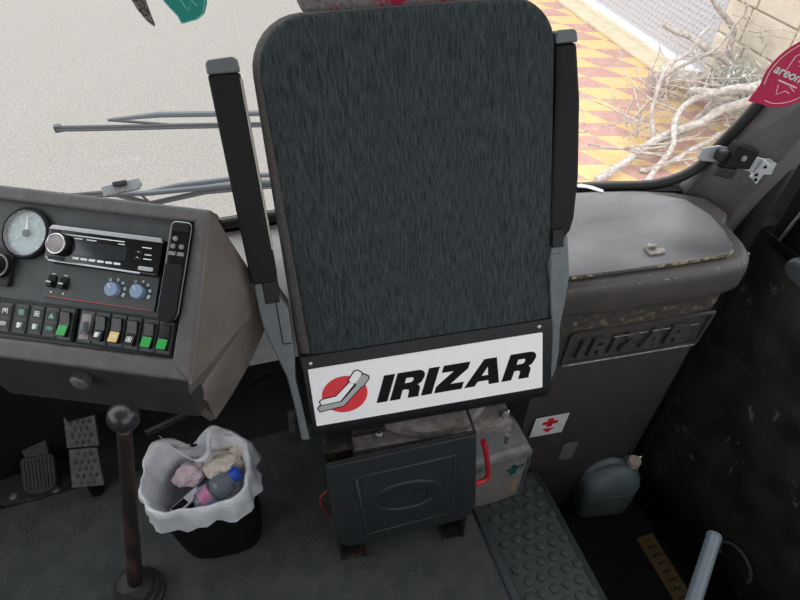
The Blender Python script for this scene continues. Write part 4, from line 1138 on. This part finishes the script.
# ------------------------------------------------------------------ wipers outside the glass and clip on it
def wiper(name, label, pts_blade, pts_arm, off=.03):
    t_ = thing(name, label, 'wiper', pts_blade[-1])
    up_ = Vector((0,-.14,.99))
    bm = B()
    P_ = [Vector(p) for p in pts_blade]
    tube(bm, P_, .0045, 8); tube(bm, [p+Vector((0,-.010,.0)) for p in P_], .0022, 6)
    build('wiper_blade', bm, M['wiper'], t_, smooth='auto')
    A_ = [Vector(p)+Vector((0,.012,.002)) for p in pts_arm]
    bm = B(); tube(bm, A_, [.003]+[.006]*(len(A_)-2)+[.0075], 8); build('wiper_arm', bm, M['wiperarm'], t_, smooth='auto')
    bm = B(); tube(bm, [A_[0], P_[len(P_)//3]], .003, 6); box(bm, -.006,.006,-.006,.004,-.006,.006, T(P_[0])); build('blade_clip', bm, M['wiper'], t_)
    return t_
wiper('windscreen_wiper', 'upper wiper lying level across the windscreen behind the seat', [(-0.2793, 1.1350, 1.0296), (-0.1776, 1.1400, 1.0104), (-0.0713, 1.1400, 0.9942), (0.0765, 1.1350, 0.9734), (0.1605, 1.1300, 0.9632), (0.4135, 1.1000, 0.9362)], [(-0.1959, 1.1400, 1.0200), (-0.1037, 1.1450, 1.0123), (0.0794, 1.1400, 0.9858), (0.1620, 1.1300, 0.9754), (0.4174, 1.1100, 0.9254), (0.4637, 1.1000, 0.8573)])
wiper('windscreen_wiper', 'lower wiper resting along the bottom edge of the windscreen above the dashboard', [(-0.3314, 1.1550, 0.8762), (-0.2442, 1.1600, 0.8626), (-0.1781, 1.1650, 0.8153), (-0.0609, 1.1650, 0.8199), (0.0572, 1.1600, 0.8100), (0.2143, 1.1500, 0.7926)], [(-0.1922, 1.1600, 0.8379), (-0.1100, 1.1650, 0.8363), (0.0645, 1.1600, 0.8271), (0.2157, 1.1500, 0.8087)])
bm = B(); tube(bm, [(-0.3378, 1.1650, 0.8707), (-0.1711, 1.1650, 0.8399), (0.0632, 1.1600, 0.8194), (0.2381, 1.1500, 0.7928)], .006, 8)
tag(build('wiper_linkage', bm, M['wiperarm'], smooth='auto'), 'grey wiper linkage bar behind the lower wiper', 'bar')
cp = thing('tag_holder', 'clear grey plastic tag holder stuck low on the windscreen above the radio', 'holder', (-0.2044, 1.0850, 0.9165))
CPM = frame((-0.2025, 1.0750, 0.9228), Vector((1,0,0)), Vector((0,.60,.80)), Vector((0,-.80,.60)))
bm = B(); prism(bm, [(-.036,-.013),(.030,-.010),(.038,.0),(.034,.013),(-.036,.008)], -.004, .004); build('holder_plate', bm, M['clip'], cp, CPM, bevel=.002)
bm = B(); box(bm, -.014,.012,.002,.012,.004,.010); build('holder_latch', bm, M['bracket'], cp, CPM, bevel=.002)
bm = B(); lathe(bm, [(.006,.004),(.005,.0055)], 14, T((.0,-.004,0))); build('suction_button', bm, M['whitemark'], cp, CPM)

# ------------------------------------------------------------------ outdoors
GZ = -.95
struct(build('road', box(B(), -40, 2.25, 1.3, 60, GZ-.25, GZ-.12), M['asphalt']))
struct(build('pavement', box(B(), 2.37, 40, 1.3, 60, GZ-.25, GZ), M['tiles']))
struct(build('kerb', box(B(), 2.25, 2.37, 1.3, 60, GZ-.25, GZ+.005), M['kerb'], bevel=.01))
struct(build('road_base', box(B(), -40, 40, -60, 1.3, GZ-.3, GZ-.14), M['asphalt']))
FX = 4.12
gt = thing('metal_gate', 'grey diamond-textured sheet metal gate standing along the pavement', 'gate', (FX, 5, GZ))
gm = B()
box(gm, FX, FX+.04, 3.98, 9.5, GZ+.16, GZ+2.2)
build('gate_sheet', gm, M['gatepanel'], gt)
bm = B()
for j in range(0, 24):
    for i in range(0, 64):
        y = 4.02 + i*.055 + (.0275 if j % 2 else 0); z = GZ+.21 + j*.05
        vs = [bm.verts.new(Vector(p)) for p in ((FX,y-.021,z),(FX,y,z-.021),(FX,y+.021,z),(FX,y,z+.021),(FX-.012,y,z+.004))]
        for k in range(4): bm.faces.new((vs[k], vs[(k+1)%4], vs[4]))
ds = build('diamond_pattern', bm, M['gatepanel'], gt); ds['kind'] = 'stuff'
bm = B(); box(bm, FX-.03, FX+.05, 3.95, 6.6, GZ+.10, GZ+.16)
build('bottom_rail', bm, M['whitepipe'], gt, bevel=.01)
struct(build('gate_plinth', box(B(), FX-.16, FX+.3, 3.95, 60, GZ, GZ+.04), M['plinth'], bevel=.01))
# stone wall pier, each block a part
sw = thing('stone_wall', 'cream cut-stone wall at the right end of the gate', 'wall', (FX, 3.2, GZ))
random.seed(11)
for j in range(5):
    y = 1.6 + (.18 if j % 2 else 0)
    while y < 3.9:
        ln = random.uniform(.36,.52); y1_ = min(y+ln, 3.93)
        bm = B(); box(bm, FX-.06+random.uniform(-.01,.01), FX+.3, y+.006, y1_-.006, GZ+.006+j*.27, GZ+.264+j*.27)
        build('stone_block', bm, M['stone'], sw, bevel=.012); y = y1_
bm = B(); box(bm, FX-.03, FX+.28, 1.6, 3.93, GZ, GZ+1.35); build('mortar', bm, M['plinth'], sw)
# branches of the felled tree
def branch(name, label, pts, r0, r1, m, group=None, seed=0):
    P_ = smooth_path(pts, 6)
    P_ = [Vector((min(q.x, FX-.13-max(r0, r1)), q.y, max(q.z, GZ+max(r0, r1)*.9))) for q in P_]
    n_ = len(P_)
    for i in range(1, n_-1):
        P_[i] = P_[i] + Vector((noise.noise(P_[i]*5+Vector((seed,0,0))), noise.noise(P_[i]*5+Vector((0,seed,5))), .6*noise.noise(P_[i]*5+Vector((3,0,seed)))))*.03
    R_ = [(r0+(r1-r0)*i/(n_-1))*(1+.12*noise.noise(P_[i]*9)) for i in range(n_)]
    bm = B(); tube(bm, P_, R_, 8)
    return tag(build(name, bm, m, smooth='auto', angle=50), label, 'branch' if 'twig' not in name else 'twig', group)
branch('tree_branch', 'thick pale branch running from the kerb up to the pile, lowest in the view', [(2.5002, 3.0025, -0.9200), (2.7782, 3.0762, -0.8800), (3.1536, 3.2103, -0.8200), (3.4457, 3.1753, -0.7200), (3.6710, 3.1752, -0.6200), (4.0197, 3.0237, -0.5000)], .030, .035, M['bark'], 'felled branches on the pavement', 1)
branch('tree_branch', 'pale branch forking upward left of the pile in front of the gate', [(2.7995, 2.8459, -0.9000), (3.0973, 3.0194, -0.8000), (3.2570, 3.2320, -0.7000), (3.4045, 3.3050, -0.6000), (3.5547, 3.2116, -0.5000), (3.7296, 3.0803, -0.4500)], .020, .026, M['bark'], 'felled branches on the pavement', 2)
branch('tree_branch', 'slim pale branch rising almost upright from the tiles toward the gate', [(3.1178, 3.1816, -0.9000), (3.1447, 3.3479, -0.7000), (3.2247, 3.4888, -0.5000), (3.3388, 3.5400, -0.4000), (3.4203, 3.4899, -0.3000), (3.5216, 3.4793, -0.1500)], .016, .012, M['bark'], 'felled branches on the pavement', 3)
branch('tree_branch', 'reddish branch with cut stubs leaning up against the gate', [(4.2018, 3.6005, -0.5500), (4.0735, 3.6417, -0.4200), (3.9047, 3.6977, -0.2500), (3.7503, 3.7405, -0.1000), (3.7042, 3.7956, 0.0000)], .028, .017, M['bark2'], 'felled branches on the pavement', 4)
branch('tree_branch', 'mid-length branch with a broken tip pointing left in front of the gate', [(4.0114, 3.5139, -0.5500), (3.8182, 3.6264, -0.4500), (3.6489, 3.7653, -0.3500), (3.5176, 3.8393, -0.3000), (3.4657, 3.9051, -0.2800)], .026, .018, M['bark2'], 'felled branches on the pavement', 5)
branch('fallen_log', 'thick grey log lying along the foot of the gate', [(3.6499, 4.0466, -0.8400), (3.9384, 3.9026, -0.8000), (4.2439, 3.7910, -0.7600), (4.7333, 3.6563, -0.7200)], .085, .10, M['bark2'], None, 6)
branch('tree_branch', 'dark twisted branch curving into the middle of the pile', [(3.0816, 3.1937, -0.9000), (3.4334, 3.2339, -0.8000), (3.6714, 3.3236, -0.7200), (3.8707, 3.3376, -0.6600)], .024, .034, M['bark2'], 'felled branches on the pavement', 7)
branch('tree_branch', 'pale branch lying across the right of the pile above the pillar', [(3.4844, 3.4108, -0.6000), (3.7107, 3.2642, -0.5500), (3.9943, 3.1973, -0.5000), (4.2500, 3.1045, -0.4500)], .030, .026, M['bark'], 'felled branches on the pavement', 8)
branch('tree_branch', 'thin pale branch hooking down behind the crimson air freshener', [(3.9665, 3.1468, -0.8500), (3.9958, 3.2076, -0.7500), (4.0824, 3.2398, -0.6800), (4.1986, 3.2058, -0.6000)], .020, .016, M['bark'], 'felled branches on the pavement', 9)
branch('tree_branch', 'short pale branch end near the windscreen corner behind the bracket', [(3.1158, 2.7703, -0.9200), (3.2880, 2.8145, -0.9000), (3.4161, 2.8215, -0.8800), (3.7230, 2.8101, -0.8000)], .024, .028, M['bark'], 'felled branches on the pavement', 10)
branch('tree_branch', 'thin curved branch crossing over the log at the gate foot', [(3.3579, 3.6261, -0.6000), (3.4419, 3.5915, -0.5000), (3.6183, 3.5659, -0.4200), (3.8116, 3.5940, -0.3500), (3.9370, 3.6317, -0.2000), (4.1358, 3.6538, -0.1000)], .014, .010, M['bark2'], 'felled branches on the pavement', 11)
branch('tree_branch', 'grey branch low in the pile running parallel to the thick one', [(2.8875, 3.0229, -0.9300), (3.1172, 3.0047, -0.8800), (3.4056, 3.0567, -0.8400), (3.7980, 3.1119, -0.8000), (4.1863, 3.0468, -0.7500)], .018, .022, M['bark'], 'felled branches on the pavement', 12)
random.seed(21)
TW = [(2.8186, 3.4675, -0.9200), (3.0277, 3.5199, -0.9000), (3.1979, 3.5074, -0.8800), (3.3922, 3.6255, -0.8000), (3.0092, 3.2179, -0.9000), (3.4226, 3.5869, -0.7000), (3.3204, 3.1771, -0.8500), (3.5344, 3.3950, -0.7500), (3.5844, 3.3908, -0.5500), (3.5841, 3.0761, -0.8000), (3.7868, 3.2131, -0.7000), (2.9461, 2.9875, -0.9200), (2.8844, 3.2199, -0.9200), (3.3717, 2.9904, -0.8800), (3.9065, 3.3035, -0.6000), (3.9679, 3.3026, -0.4500), (4.1065, 3.4460, -0.3000), (3.4170, 3.5497, -0.4000), (4.0566, 3.6589, -0.3000), (3.2006, 2.8708, -0.9000)]
for k in range(70):
    p = Vector(TW[k % len(TW)]) + Vector((random.uniform(-.15,.15), random.uniform(-.15,.15), random.uniform(-.03,.12)))
    a = random.uniform(-.6, 1.1) if k % 3 else random.uniform(0, 6.3)
    ln = random.uniform(.35, .95); el = random.uniform(-.08, .35)
    d = Vector((math.cos(a), math.sin(a), el)); s_ = Vector((-d.y, d.x, 0))*random.uniform(-.22,.22)
    pts = [p, p+d*ln*.35+s_*.4, p+d*ln*.7+s_, p+d*ln+s_*random.uniform(.8,1.8)]
    pts = [Vector((min(q.x, FX-.05), q.y, max(q.z, GZ+.01))) for q in pts]
    branch('dry_twig', 'thin dry twig among the felled branches on the tiled pavement', pts, random.uniform(.005,.011), .003, M['twig'], 'dry twigs in the branch pile', 30+k)
# dusty dry foliage clumps
random.seed(9)
bm = B()
cs = [(4.0024, 3.4803, -0.5500), (4.0742, 3.4221, -0.6000), (3.9427, 3.4945, -0.6800), (4.0660, 3.2578, -0.6200), (3.9661, 3.3595, -0.7200), (4.1015, 3.4804, -0.5000)]
for c in cs:
    for k in range(520):
        d = Vector((random.gauss(0,.09), random.gauss(0,.11), random.gauss(0,.06)))
        p = Vector(c)+d
        if p.x > FX-.12: continue
        e = Vector((random.uniform(-1,1),random.uniform(-1,1),random.uniform(-1,1))).normalized()*random.uniform(.015,.04)
        f = e.cross(Vector((random.uniform(-1,1),random.uniform(-1,1),random.uniform(-1,1)))).normalized()*.007
        vs = [bm.verts.new(p-e), bm.verts.new(p+f), bm.verts.new(p+e), bm.verts.new(p-f)]
        bm.faces.new(vs)
tag(build('dry_leaves', bm, M['leafdust']), 'grey dusty dry leaves clinging to the branch pile', 'leaves', None, 'stuff')
